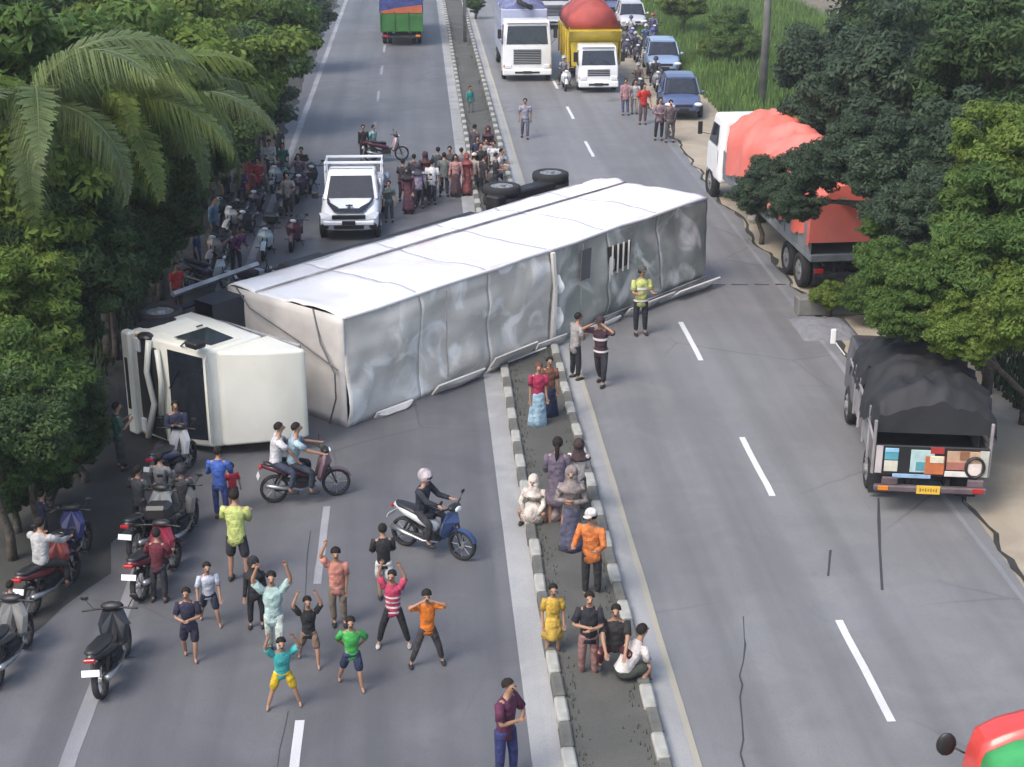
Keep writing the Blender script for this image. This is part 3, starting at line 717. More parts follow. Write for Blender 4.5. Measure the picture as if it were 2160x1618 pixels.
FRONTM = mat('box_front_cream', (.7, .67, .63), .55, var=.1, scale=.8, tint=(.42, .4, .39), bump=.3)
SCUFF = mat('box_scuffed', (.4, .4, .42), .6, .2, var=.3, scale=1.4)
W2, ZF, ZR, BL = 1.27, .15, 3.9, 14.3
def dent(b, o, a, c, na, nc, amp, seed, t=.04, n=None, ends=True, cont=False):
    """dented sheet: origin o, edges a and c; proud along n"""
    o, a, c = Vector(o), Vector(a), Vector(c); n = n or a.cross(c).normalized(); vs = []
    for i in range(na + 1):
        for j in range(nc + 1):
            u, v = i / na, j / nc; p = o + a * u + c * v
            e = (min(v, 1 - v) if cont else min(u, 1 - u, v, 1 - v)) * 6; k = min(1, e)
            d = (noise.noise(p * .55 + Vector((seed, 0, 0))) * .9 + abs(noise.noise(p * 1.3 + Vector((0, seed, 0)))) * .5) * amp * k
            vs.append(p + n * (t + d))
    m = nc + 1; fs = [(i * m + j, i * m + j + 1, (i + 1) * m + j + 1, (i + 1) * m + j) for i in range(na) for j in range(nc)]
    b.add(vs, fs)
    rim = [i * m for i in range(na + 1)] + [na * m + j for j in range(1, nc + 1)] + [i * m + nc for i in range(na - 1, -1, -1)] + [j for j in range(nc - 1, 0, -1)]
    q = len(b.v); b.v += [tuple(Vector(vs[k]) - n * (t + .0)) for k in rim]; L0 = len(rim)
    base = q - len(vs)
    b.f += [(base + rim[k], base + rim[(k + 1) % L0], q + (k + 1) % L0, q + k) for k in range(L0)]; b.m += [b.mi] * L0
child('inner_box', SCUFF, tr, lambda b: b.box((0, -BL / 2, (ZF + ZR) / 2), (W2 * 2 - .7, BL - .5, ZR - ZF - .7)))
NP = 6
for k in range(NP):
    y = -BL * k / NP; l = BL / NP - .008
    # the right side, now facing the sky, in an upper and a lower band
    o = child('side_panel', SIDEW, tr, lambda b: dent(b, (W2 - .03, y - .01, ZF + .95), (0, -l, 0), (0, 0, ZR - ZF - .97), 16, 16, .2, 3.1, n=Vector((1, 0, 0)), cont=True), smooth=True)
    o = child('side_panel', SIDEW, tr, lambda b: dent(b, (W2 - .03, y - .01, ZF), (0, -l, 0), (0, 0, .93), 16, 8, .22, 43, n=Vector((1, 0, 0)), cont=True), smooth=True)
    o = child('side_panel', SCUFF, tr, lambda b: dent(b, (-W2 + .03, y - .01, ZF), (0, -l, 0), (0, 0, ZR - ZF), 4, 4, .02, k, t=.02, n=Vector((-1, 0, 0))), smooth=True)
    o = child('roof_panel', ROOFM if k < 3 else ROOFG, tr, lambda b: dent(b, (-W2, y - .01, ZR - .03), (0, -l, 0), (W2 * 2 - .02, 0, 0), 22, 22, .24, 9, n=Vector((0, 0, 1)), cont=True), smooth=True)
SEAM = mat('seam', (.12, .12, .13), .7)
child('front_wall', FRONTM, tr, lambda b: dent(b, (-W2, -.03, ZF), (W2 * 2, 0, 0), (0, 0, ZR - ZF), 14, 16, .1, 3, n=Vector((0, 1, 0))), smooth=True)
child('rear_door', FRONTM, tr, lambda b: [dent(b, (-W2 + q * W2, -BL + .03, ZF), (W2 - .02, 0, 0), (0, 0, ZR - ZF), 6, 8, .04, 3 + q, n=Vector((0, -1, 0))) for q in (0, 1)], smooth=True)
for (x, z) in ((W2, ZR), (W2, ZF), (-W2, ZF)):
    child('edge_rail', SIDEW if z == ZR else SCUFF, tr, lambda b: b.tube([(x - .02 + .05 * noise.noise(Vector((x, q_ * .7, z))), -BL * q_ / 14, z + .09 * noise.noise(Vector((z, q_ * .8, x)))) for q_ in range(15)], .05, 6), smooth=True)
child('side_rail', SCUFF, tr, lambda b: b.tube([(W2 + .02, -.02, ZF + .94), (W2 + .05, -BL * .4, ZF + .9), (W2 + .02, -BL, ZF + .96)], .03, 6), smooth=True)
for yy in (-3.2, -8.4):
    child('ridge_seam', SCUFF, tr, lambda b: b.tube([(W2 * .9 - q_ * .24, yy + .1 * noise.noise(Vector((q_, yy, 0))), ZR + .1) for q_ in range(10)], .014, 5))
for k_ in range(7):
    y_ = -.8 - k_ * 1.9
    child('torn_flap', FRONTM, tr, lambda b: dent(b, (-1.29, y_, ZR + .02), (0, -1.1 - .5 * (k_ % 3), .05), (.18 + .12 * (k_ % 2), 0, .12 + .12 * ((k_ * 3) % 4) / 3), 8, 4, .16, 6 + k_))
child('lashing_rope', SEAM, tr, lambda b: b.tube([(W2 + .03, .02, 3.0), (.6, .13, 3.3), (.0, .16, 3.75), (-.6, .13, 3.72), (-W2, .1, 3.45)], .02, 5))
child('lashing_rope', SEAM, tr, lambda b: b.tube([(W2 + .04, .02, ZF + .3), (W2 * .75, .16, ZF + .9), (.5, .17, 2.7), (.1, .15, 3.85)], .018, 5))
# torn roof sheet: loose flap and the dark hole behind it
child('roof_hole', BLACKP, tr, lambda b: b.panel([(.1, -9.5, ZR + .12), (.85, -9.45, ZR + .12), (.8, -10.5, ZR + .12), (.2, -10.45, ZR + .12)], .01))
for k_ in range(4): child('bare_rib', FRONTM, tr, lambda b: b.tube([(.08, -9.62 - k_ * .24, ZR + .15), (.87, -9.62 - k_ * .24, ZR + .16)], .03, 4))
child('frame_post', FRONTM, tr, lambda b: b.tube([(-1.25, -7.2, ZR + .08), (-.5, -7.18, ZR + .14), (.3, -7.2, ZR + .16), (1.2, -7.16, ZR + .1)], [.06, .08, .06, .07], 5))
def shred(x0, y0_, ln, wd, z0_, sd_):
    def f(b):
        vs = []; n = 9
        for i_ in range(n + 1):
            t_ = i_ / n; xx = x0 + ln * t_; k_ = noise.noise(Vector((xx * 3, sd_, 0))); w_ = wd * (.35 + .65 * math.sin(math.pi * min(1, t_ * .9 + .12))) * (1 + k_ * .6)
            yy = y0_ + k_ * .12; zz = z0_ + .12 + .16 * abs(noise.noise(Vector((xx * 2.2, sd_, 4)))) + .1 * math.sin(t_ * 3)
            vs += [(xx, yy + w_ / 2, zz - .06), (xx, yy, zz), (xx, yy - w_ / 2, zz + .05)]
        b.add(vs, [(3 * i_ + q_, 3 * i_ + q_ + 1, 3 * i_ + q_ + 4, 3 * i_ + q_ + 3) for i_ in range(n) for q_ in range(2)])
    child('torn_flap', WHITE, tr, f)
shred(-.85, -7.35, .6, .16, ZR - .03, 1); shred(.1, -7.35, .5, .13, ZR - .03, 2)
child('torn_flap', WHITE, tr, lambda b: dent(b, (-1.3, -12.4, ZR + .05), (0, -1.9, .1), (.35, 0, .42), 8, 4, .14, 5))
child('torn_flap', FRONTM, tr, lambda b: dent(b, (-1.3, -4.6, ZR + .04), (0, -1.6, .0), (.5, 0, .35), 8, 4, .14, 6))
child('roof_dirt_edge', SCUFF, tr, lambda b: dent(b, (-1.28, -8.9, ZR + .06), (0, -5.3, 0), (.3, 0, .1), 20, 4, .16, 17))
child('roof_hatch', SEAM, tr, lambda b: b.panel([(.2, -8.3, ZR + .12), (1.0, -8.35, ZR + .12), (1.0, -8.75, ZR + .12), (.2, -8.7, ZR + .12)], .03))
# door gear and rods low on the roof side, chassis, rails, planks
for x in (-.42, .42): child('chassis_rail', DARK, tr, lambda b: b.tube([(x, 2.7, .4), (x, .6, .1), (x, -2, -.55), (x, -6, -.95), (x, -14.6, -1.15)], .13, 4))
child('cross_member', DARK, tr, lambda b: [b.box((0, -1.5 - k * 1.9, -.6 - .08 * k), (.8, .1, .16)) for k in range(7)])
for y in (-11.9, -14.2): child('axle', DARK, tr, lambda b: (b.tube([(-1.0, y, -1.65), (1.0, y, -1.65)], .09, 8), b.ell((0, y, -1.65), (.24, .24, .24), 10, 6)))
child('axle', DARK, tr, lambda b: b.tube([(-1.0, 2.05, .3), (1.0, 2.05, .3)], .08, 8))
for k, x in enumerate((-.1, .35, .8, 1.15)): child('under_rail', SCUFF if k % 2 else DARK, tr, lambda b: b.tube([(x, 1.0, -.35 - .08 * k), (x, -1.9, -.75 - .08 * k)], .07, 4))
child('under_plate', mat('under_plate', (.03, .035, .05), .5, .3), tr, lambda b: b.add([(1.15, .95, .1), (-.6, .95, .1), (-.6, -1.6, -.3), (1.15, -1.6, -.3), (1.15, .95, .72), (-.6, .95, .72), (-.6, -.05, .72), (1.15, -.05, .72)], [(0, 1, 2, 3), (4, 7, 6, 5), (0, 3, 7, 4), (1, 5, 6, 2)]))
for k in range(4): child('side_guard', (SCUFF, DARK, SCUFF, DARK)[k], tr, lambda b: b.cbox((.35 - k * .25, -7.6 - k * .5, -1.75 - k * .22), (.12, 6.6 - k * .5, .16), .02))
child('side_guard', DARK, tr, lambda b: b.box((.95, -6.0, -.5), (.04, 7.4, .9)))
child('loading_plank', SCUFF, tr, lambda b: b.cbox((-.9, -6.8, -2.3), (.06, 5.6, .5), .02))
child('rear_subframe', DARK, tr, lambda b: (b.cbox((.3, -12.9, -1.45), (1.5, 3.4, .5), .05), b.cbox((.3, -12.2, -.8), (.3, 3.0, .8), .05)))
child('fuel_tank', DARK, tr, lambda b: b.cbox((.85, -3.0, -.5), (.55, 1.5, .6), .1))
wheels(tr, 1.1, -11.9, .56, .27, True); wheels(tr, 1.1, -14.2, .56, .27, True); wheels(tr, 1.08, 2.05, .5, .27)
bpy.context.view_layer.update()
for o in tr.children:
    if o.name.startswith('wheel'): o.location.z = -.2 if min(v.co.y for v in o.data.vertices) > 0 else -2.2
cab(tr, 2.34, 3.25, 1.75, .75, 3.05, CREAM, slant=.32, shield=.5, plate=None, mirrors=False)
def deflect(b):
    hw = lambda y, z: 1.05 - .06 * (z - 3)
    b.prof([(2.78, 3.0), (2.74, 3.12), (2.1, 3.72), (1.5, 4.15), (1.35, 4.18), (1.35, 3.0)], hw)
child('door_seam', BLACKP, tr, lambda b: b.tube([(1.185, 1.62, .85), (1.185, 1.62, 2.0), (1.13, 1.62, 2.8)], .012, 4))
child('wheel_arch', BLACKP, tr, lambda b: b.ell((1.16, 2.55, .8), (.03, .5, .32), 12, 8))
child('broken_lamp_hole', BLACKP, tr, lambda b: b.ell((1.12, 3.22, 1.3), (.1, .16, .22), 9, 6))
child('wind_deflector', CREAM, tr, deflect, bevel=.2, smooth=True, seg=4)
child('side_fairing', SCUFF, tr, lambda b: b.cbox((0, 1.25, 2.6), (2.0, .08, 2.6), .03))
child('mirror', BLACKP, tr, lambda b: (b.tube([(1.1, 3.1, 2.3), (1.28, 3.2, 2.6)], .02, 5), b.cbox((1.28, 3.15, 2.85), (.14, .3, .36), .06)))
child('mirror', BLACKP, tr, lambda b: b.cbox((-1.0, 1.3, 3.7), (.12, .4, .25), .04))
child('broken_front', BLACKP, tr, lambda b: b.add([(-1.05, 3.262, 1.02), (1.0, 3.262, 1.0), (1.06, 3.262, 1.35), (.7, 3.262, 1.75), (-.4, 3.262, 1.68), (-1.08, 3.262, 1.8)], [(0, 1, 2, 3, 4, 5)]))
child('bent_trim', CREAM, tr, lambda b: (b.tube([(1.1, 3.3, 1.5), (.4, 3.36, 1.42), (-.3, 3.33, 1.55), (-1.1, 3.38, 1.3)], .07, 6), b.tube([(.95, 3.3, 1.75), (.3, 3.34, 1.86), (-.5, 3.32, 1.74)], .06, 6)), smooth=True)
child('front_trim', BLACKP, tr, lambda b: (b.cbox((0, 3.27, 1.62), (1.9, .05, .1), .02), b.cbox((0, 3.27, 1.3), (1.3, .06, .3), .03)))

# ------------------------------------------------------------------ queue of traffic facing the crash
def lorry(p, hdg, label, pm, W=2.2, cabL=1.75, zt=2.45, zb=.42, group='vehicles held up by the crash', L=6, **k):
    root = empty('truck', (p[0], p[1], .012), -R(hdg), label, 'truck', group)
    cab(root, W, 0, cabL, zb, zt, pm, **k)
    chassis(root, -.3, -L, .6, .36, (-1.0, -L + 1.4), .42)
    wheels(root, W / 2 - .12, -.95, .42, .23); wheels(root, W / 2 - .12, -L + 1.4, .42, .23, True)
    return root
p = foot(1112, 172)
q = lorry(p, 180, 'white box-fronted truck heading the queue beside the median', WHITE, W=2.5, zt=3.0, zb=.45, slant=.2, shield=.52, L=8)
child('cargo_box', paint((.42, .46, .62), .15), q, lambda b: b.cbox((0, -5.4, 2.1), (2.4, 6.6, 2.5), .05))
child('load', mat('load_blue', (.18, .2, .36), .8, var=.3, bump=.5), q, lambda b: tarp_mesh(b, 2.2, -8.4, -2.2, 3.2, 3.45, .4, .25, 4), smooth=True)
sw = child('spare_wheel', RUBBER, q, lambda b: (b.wheel((0, 0, 0), .45, .25, 18)), smooth=True)
sw.location = (0, -2.1, 3.6); sw.rotation_euler = (0, R(65), 0)
p = foot(1262, 196)
q = lorry(p, 180, 'small white cab truck carrying a yellow dump body and a red tarpaulin', WHITE, W=1.95, zt=2.2, zb=.4, L=7)
YEL = paint((.62, .46, .04), .15); RED = paint((.5, .08, .07), .15)
def dumpb(b):
    for y0_, y1_, z1_ in ((-2.0, -7.4, 2.6),):
        b.panel([(-1.2, y0_, .95), (-1.28, y0_, z1_), (-1.28, y1_, z1_), (-1.2, y1_, .95)], .06); b.panel([(1.2, y0_, .95), (1.2, y1_, .95), (1.28, y1_, z1_), (1.28, y0_, z1_)], .06)
    b.panel([(-1.2, -2.0, .95), (1.2, -2.0, .95), (1.28, -2.0, 2.9), (-1.28, -2.0, 2.9)], .06); b.panel([(-1.2, -7.4, .95), (1.2, -7.4, .95), (1.28, -7.4, 2.6), (-1.28, -7.4, 2.6)], .06)
    b.box((0, -4.7, .95), (2.4, 5.4, .08))
    for k in range(5): b.cbox((-1.3, -2.2 - k * 1.25, 1.8), (.08, .12, 1.6), .02); b.cbox((1.3, -2.2 - k * 1.25, 1.8), (.08, .12, 1.6), .02)
child('dump_body', YEL, q, dumpb)
child('headboard', YEL, q, lambda b: b.add([(-1.3, -1.95, 2.2), (1.3, -1.95, 2.2), (1.3, -1.5, 2.75), (-1.3, -1.5, 2.75), (-1.3, -2.05, 2.8), (1.3, -2.05, 2.8)], [(0, 1, 2, 3), (3, 2, 5, 4), (0, 3, 4), (1, 5, 2)]))
def redt(b):
    rr = []
    for y, zt_, w_ in ((-1.9, 4.2, 1.25), (-3.5, 4.35, 1.35), (-5.5, 4.2, 1.4), (-7.4, 3.9, 1.3)):
        rr.append([Vector((x * w_, y + noise.noise(Vector((x, y, 2))) * .2, 2.85 + (zt_ - 2.85) * zz + noise.noise(Vector((x * 2, y, 1))) * .12)) for x, zz in ((-1, 0), (-.85, .35), (-.45, .78), (0, 1), (.45, .78), (.85, .35), (1, 0))])
    b.loft(rr)
child('tarpaulin', mat('tarp_red', (.42, .07, .06), .7, var=.25, scale=1, bump=.6, bscale=2.5), q, redt, smooth=True)
for px, py, lab, c in ((1395, 150, 'pale blue car in the jam beside the grass verge', (.25, .34, .5)), (1432, 236, 'dark blue car with a pale bonnet at the front of the jam', (.08, .11, .22))):
    car(foot(px, py), 184, lab, c)
q = car(foot(1215, 40), 180, 'white van roof far back in the queue behind the dump truck', (.75, .76, .78), H=2.0)
q['category'] = 'van'; q.name = 'van'
q = lorry(foot(1165, 62), 180, 'pale truck with a grey tall front far back between the two lorries', paint((.55, .57, .6)), W=2.4, zt=3.0, L=8)
child('cargo_box', WHITE, q, lambda b: b.cbox((0, -5.2, 2.3), (2.4, 6, 2.9), .05))
for k, (px, py, c) in enumerate(((1330, 60, (.5, .5, .55)), (1290, 30, (.12, .14, .25)))):
    car(foot(px, py), 182, ('silver car far back in the queue by the verge', 'navy car far back in the middle of the queue')[k], c)
# green truck driving away
p = foot(848, 98)
q = empty('truck', p, 0, 'green backed lorry with orange band driving away up the left carriageway', 'truck', 'vehicles held up by the crash')
GRN = paint((.045, .17, .04), .2); ORG = paint((.5, .13, .05), .15); BLU = mat('tarp_blue', (.05, .07, .25), .6, var=.3, bump=.5)
child('tailgate', GRN, q, lambda b: b.cbox((0, 0.03, 1.35), (2.45, .08, 1.0), .03))
for x in (-1.2, -.4, .4, 1.2): child('tailgate_post', GRN, q, lambda b: b.cbox((x, -.03, 1.4), (.09, .08, 1.2), .02))
child('upper_board', ORG, q, lambda b: b.add([(-1.22, 0, 1.9), (1.22, 0, 1.9), (1.22, 0, 2.35), (-.2, 0, 2.2), (-1.22, 0, 2.0), (-1.22, .1, 1.9), (1.22, .1, 1.9), (1.22, .1, 2.35), (-.2, .1, 2.2), (-1.22, .1, 2.0)], [(0, 1, 2, 3, 4), (9, 8, 7, 6, 5), (0, 5, 6, 1), (1, 6, 7, 2), (2, 7, 8, 3), (3, 8, 9, 4)]))
child('body', GRN, q, lambda b: b.box((0, 3.6, 1.4), (2.4, 7, 1.1)))
child('tarpaulin', BLU, q, lambda b: tarp_mesh(b, 2.42, .12, 7, 1.95, 3.1, .5, .15, 7), smooth=True)
chassis(q, .2, 8, .62, .4, (1.4, 6.5), .48); wheels(q, 1.02, 1.4, .48, .26, True); wheels(q, 1.02, 7.6, .48, .26)
child('underrun_bar', DARK, q, lambda b: b.cbox((0, -.02, .55), (2.3, .1, .14), .03))
for sg in (-1, 1): child('tail_light', ORANGELAMP if sg > 0 else REDLAMP, q, lambda b: b.cbox((sg * .95, -.09, .62), (.26, .05, .13), .02))
cabq = child('cab', WHITE, q, lambda b: b.prof([(7.3, .8), (7.3, 2.8), (8.6, 2.8), (9.1, 1.7), (9.1, .6)], lambda y, z: 1.15), bevel=.06)

# ------------------------------------------------------------------ white pickup-based box truck
p = foot(737, 512)
pk = empty('pickup_truck', (p.x, p.y + .15, .012), math.pi - R(1), 'white pickup with a caged box bed stopped behind the overturned truck', 'pickup truck')
pm = paint((.8, .82, .86), .02)
PW = 1.0
def pbody(b):
    st = [(0, .75, .45, .72), (-.07, .9, .3, .86), (-.4, .94, .28, .98), (-1.25, .95, .3, 1.1), (-1.35, .95, .3, 1.12), (-2.9, .95, .32, 1.12), (-3.05, .94, .34, 1.1)]
    rr = []
    for y, hx, z0, z1 in st:
        zm = (z0 + z1) / 2
        rr.append([Vector(v) for v in ((-hx * .88, y, z0), (-hx, y, z0 + .1), (-hx, y, zm + .05), (-hx * .95, y, z1 - .08), (-hx * .75, y, z1), (hx * .75, y, z1), (hx * .95, y, z1 - .08), (hx, y, zm + .05), (hx, y, z0 + .1), (hx * .88, y, z0))])
    b.loft(rr)
child('body', pm, pk, pbody, smooth=True, sub=1)
child('cabin', pm, pk, lambda b: b.prof([(-1.25, 1.05), (-1.95, 1.72), (-2.15, 1.8), (-3.0, 1.78), (-3.05, 1.05)], lambda y, z: .9 - max(0, z - 1.05) * .2), bevel=.06, smooth=True)
child('windscreen', GLASS, pk, lambda b: b.panel([(-.76, -1.27, 1.12), (.76, -1.27, 1.12), (.66, -1.885, 1.7), (-.66, -1.885, 1.7)], .02))
for sg in (-1, 1):
    d = child('door', pm, pk, lambda b: b.panel([(sg * .93, -1.5, .45), (sg * .93, -2.85, .45), (sg * .93, -2.85, 1.06), (sg * .93, -1.5, 1.06)][::sg], .025))
    child('window', GLASS, d, lambda b: b.panel([(sg * .895, -1.6, 1.15), (sg * .895, -2.85, 1.15), (sg * .79, -2.8, 1.68), (sg * .79, -2.0, 1.68)][::sg], .02))
    child('mirror', BLACKP, pk, lambda b: (b.tube([(sg * .9, -1.45, 1.12), (sg * 1.12, -1.4, 1.14)], .02, 4), b.cbox((sg * 1.15, -1.4, 1.17), (.22, .1, .2), .04)))
    child('headlight', LAMP, pk, lambda b: b.add([(sg * .56, .02, .7), (sg * .86, -.06, .72), (sg * .95, -.32, .86), (sg * .78, -.22, .9), (sg * .52, -.03, .84)], [(0, 1, 2, 3, 4)]))
    child('fog_recess', BLACKP, pk, lambda b: b.ell((sg * .76, -.0, .5), (.13, .06, .11), 10, 6))
    child('wheel_arch', BLACKP, pk, lambda b: b.wheel((sg * .9, -.75, .36), .43, .1, 20, inner=.86))
    hd = child('bonnet_stripe', BLACKP, pk, lambda b: b.add([(sg * .3, -.1, .935), (sg * .5, -.16, .95), (sg * .72, -.75, 1.05), (sg * .76, -1.2, 1.1), (sg * .7, -1.2, 1.112), (sg * .62, -.75, 1.07), (sg * .34, -.36, 1.0)], [(0, 1, 2, 5, 6), (2, 3, 4, 5)]))
    hd.location.z = .018
child('bonnet_badge', BLACKP, pk, lambda b: (b.cbox((0, -.16, .98), (.9, .2, .03), .01, Matrix.Rotation(R(-14), 3, 'X')), b.box((0, -.4, 1.035), (.05, .34, .012), Matrix.Rotation(R(-8), 3, 'X')), b.box((0, -.48, 1.05), (.22, .1, .012), Matrix.Rotation(R(-8), 3, 'X'))))
child('grille', BLACKP, pk, lambda b: (b.cbox((0, .0, .79), (1.05, .07, .14), .02), b.cbox((0, .03, .47), (.95, .05, .12), .02)))
child('bumper', pm, pk, lambda b: b.cbox((0, .0, .6), (1.6, .14, .14), .05))
child('number_plate', PLATE_K, pk, lambda b: b.box((0, .09, .62), (.42, .012, .13)))
chassis(pk, -.4, -4.7, .5, .4, (-.75, -3.9), .36); wheels(pk, .86, -.75, .36, .22); wheels(pk, .86, -3.9, .36, .22)
child('bed', pm, pk, lambda b: b.cbox((0, -3.95, .85), (1.9, 1.7, .5), .03))
def cage(b):
    for x in (-.93, .93):
        for y in (-3.12, -4.1): b.cbox((x, y, 1.46), (.06, .06, .86), .01)
        for z in (1.3, 1.6, 1.84): b.cbox((x, -3.6, z), (.035, 1.1, .05), .01)
    for y in (-3.12, -4.1): b.cbox((0, y, 1.86), (1.9, .05, .08), .01)
child('cage', pm, pk, cage)
child('roof_rack', STEEL, pk, lambda b: [b.tube([(-.7, y, 1.86), (.7, y, 1.86)], .015, 5) for y in (-2.2, -2.8)])

# ------------------------------------------------------------------ parked trucks on the right
def long_tarp_truck():
    p = foot(1692, 606); fr = foot(1515, 402)
    rz = -math.atan2(fr.x - p.x, fr.y - p.y)
    q = empty('truck', (p.x + 1.15, p.y - .8, .0), .045, 'long truck with a white cab and red tarpaulin parked on the dirt under the trees', 'truck', 'trucks parked at the roadside')
    W = 2.4
    wheels(q, 1.1, 1.0, .5, .27, True); wheels(q, 1.1, 2.3, .5, .27, True); wheels(q, 1.08, 12.3, .5, .27)
    chassis(q, .2, 13, .72, .42, (1.0, 2.3, 12.3), .5)
    SIDEG = paint((.2, .22, .23), .25)
    child('load_bed', SIDEG, q, lambda b: (b.cbox((0, 5.2, 1.1), (2.42, 10.4, .22), .03)))
    for k in range(8):
        for sg in (-1, 1): child('side_board', SIDEG, q, lambda b: b.cbox((sg * 1.2, .65 + k * 1.3, 1.6), (.05, 1.24, .8), .02))
    child('tarpaulin', mat('tarp_coral', (.62, .11, .07), .65, var=.15, scale=.5, tint=(.68, .2, .17), bump=.5, bscale=2), q, lambda b: tarp_mesh(b, 2.44, 0, 10.2, 1.55, 2.75, .7, .3, 3, ny=70, nx=22), smooth=True)
    child('cab', WHITE, q, lambda b: b.prof([(10.9, .9), (10.9, 2.95), (12.3, 2.98), (12.75, 1.95), (12.95, 1.6), (12.95, .7), (10.9, .7)], lambda y, z: 1.2 - .1 * max(0, z - 1.9)), bevel=.13, smooth=True, seg=3)
    child('rear_window', GLASS, q, lambda b: [b.panel([(x, 10.885, 2.05), (x + .55, 10.885, 2.05), (x + .5, 10.885, 2.55), (x + .05, 10.885, 2.55)], .012) for x in (-.95, .4)])
    for sg in (-1, 1):
        d = child('door', WHITE, q, lambda b: b.panel([(sg * 1.2, 11.3, .95), (sg * 1.2, 12.7, .95), (sg * 1.2, 12.65, 1.85), (sg * 1.2, 11.3, 1.85)][::sg], .02))
        child('window', GLASS, d, lambda b: b.panel([(sg * 1.19, 11.45, 1.95), (sg * 1.19, 12.5, 1.95), (sg * 1.125, 12.2, 2.65), (sg * 1.125, 11.45, 2.65)][::sg], .03))
        child('mirror', BLACKP, q, lambda b: (b.tube([(sg * 1.15, 12.7, 2.1), (sg * 1.45, 12.9, 2.15)], .015, 4), b.cbox((sg * 1.47, 12.9, 2.3), (.16, .08, .45), .03)))
        child('mudguard', BLACKP, q, lambda b: b.wheel((sg * 1.08, 12.3, .5), .62, .28, 20, inner=.9))
    child('underrun_bar', DARK, q, lambda b: b.cbox((0, 0, .6), (2.2, .1, .14), .02))
    for sg in (-1, 1): child('tail_light', REDLAMP, q, lambda b: b.cbox((sg * .95, -.07, .75), (.26, .05, .13), .02))
long_tarp_truck()
# truck under a black tarpaulin, painted tailgate towards the camera
p1, p2 = foot(1872, 1086), foot(2098, 1080)
W = (p2 - p1).length; q = empty('truck', ((p1.x + p2.x) / 2 - .3, p1.y, .0), -R(9), 'black tarpaulin truck with a colourful painted tailgate and yellow plate', 'truck', 'trucks parked at the roadside')
BT = mat('tarp_black', (.022, .023, .027), .75, var=.25, scale=1.1, bump=.7, bscale=2.2)
OLD = paint((.1, .09, .095), .3)
hw = W / 2
child('tarpaulin', BT, q, lambda b: tarp_mesh(b, W + .05, .2, 3.9, 1.6, 2.0, .45, .3, 11, ny=44, nx=24), smooth=True)
child('load_bed', OLD, q, lambda b: b.cbox((0, 2.1, .88), (W, 4.0, .14), .02))
for k in range(5):
    for sg in (-1, 1):
        child('side_board', (OLD, paint((.3, .3, .32), .3))[k % 2], q, lambda b: b.cbox((sg * hw, .45 + k * .78, 1.15), (.05, .74, .5), .02))
        child('side_post', paint((.35, .33, .34), .3), q, lambda b: b.cbox((sg * (hw + .03), .06 + k * .78, 1.35), (.06, .07, 1.1), .015))
for sg in (-1, 1): child('side_rail', paint((.35, .33, .34), .3), q, lambda b: b.tube([(sg * (hw + .05), .05, 1.5), (sg * (hw + .05), 2.0, 1.75), (sg * (hw + .05), 4.1, 1.7)], .03, 5))
wheels(q, hw - .12, 1.2, .42, .22, True); wheels(q, hw - .12, 4.7, .42, .22); chassis(q, .1, 5.5, .6, .36, (1.2, 4.7), .42)
child('cab', OLD, q, lambda b: b.prof([(4.2, .6), (4.2, 1.9), (5.2, 1.9), (5.6, 1.3), (5.65, .5)], lambda y, z: hw - .05), bevel=.08, smooth=True)
for sg in (-1, 1): child('mirror', WHITE, q, lambda b: (b.tube([(sg * hw, 5.5, 1.3), (sg * (hw + .25), 5.6, 1.6)], .015, 4), b.cbox((sg * (hw + .27), 5.6, 1.7), (.12, .07, .35), .02)))
# tailgate and its painted panels
tg = child('tailgate', BLACKP, q, lambda b: b.cbox((0, 0, 1.12), (W, .07, .62), .02))
def pan(x0, x1, z0, z1, c, d=0):
    child('painted_panel', mat('sign_%d_%d_%d' % tuple(int(v * 99) for v in c), c, .5, var=.15, scale=5), tg, lambda b: b.cbox(((x0 + x1) / 2 * W, -.045 - d, (z0 + z1) / 2), (abs(x1 - x0) * W, .02, z1 - z0), .006))
pan(-.5, -.44, .86, 1.42, (.5, .45, .45)); pan(-.42, -.3, 1.14, 1.38, (.1, .36, .44)); pan(-.42, -.3, 1.3, 1.38, (.3, .55, .75), .012)
pan(-.42, -.3, .9, 1.12, (.62, .6, .5)); pan(-.19, .02, .9, 1.36, (.45, .62, .62)); pan(-.14, -.02, .94, 1.12, (.1, .3, .35), .012)
pan(-.06, .11, .88, 1.25, (.55, .16, .06), .024); pan(-.02, .1, 1.12, 1.26, (.75, .7, .55), .036); pan(-.02, .1, 1.3, 1.43, (.35, .03, .03), .012)
pan(.13, .42, .98, 1.36, (.55, .36, .24)); pan(.13, .36, .98, 1.14, (.4, .16, .12), .012); pan(.24, .32, 1.2, 1.38, (.28, .13, .07), .024); pan(.12, .4, .84, .95, (.7, .68, .66), .012)
pan(.42, .5, .84, 1.38, (.5, .5, .44)); pan(.32, .44, .88, 1.12, (.72, .64, .58), .024); pan(-.34, .0, .78, .86, (.3, .45, .65), .012)
child('ring', BLACKP, tg, lambda b: b.tube([(.38 * W + .17 * math.cos(a), -.085, 1.05 + .2 * math.sin(a)) for a in [i * math.pi / 8 for i in range(17)]], .03, 6))
child('bumper', paint((.16, .12, .13), .3), q, lambda b: (b.cbox((0, -.1, .58), (W * 1.0, .12, .13), .03), b.cbox((-.36 * W, -.08, .72), (.3, .08, .16), .02), b.cbox((.4 * W, -.08, .72), (.3, .08, .16), .02)))
child('number_plate', PLATE_Y, q, lambda b: b.cbox((-.02 * W, -.19, .6), (.44, .015, .17), .006))
child('worn_characters', mat('plate_ink', (.28, .16, .02), .6, var=.05), q, lambda b: [b.box((-.02 * W - .15 + k * .05, -.2, .6), (.026, .004, .07 - .02 * (k % 2))) for k in range(7)])['kind'] = 'stuff'
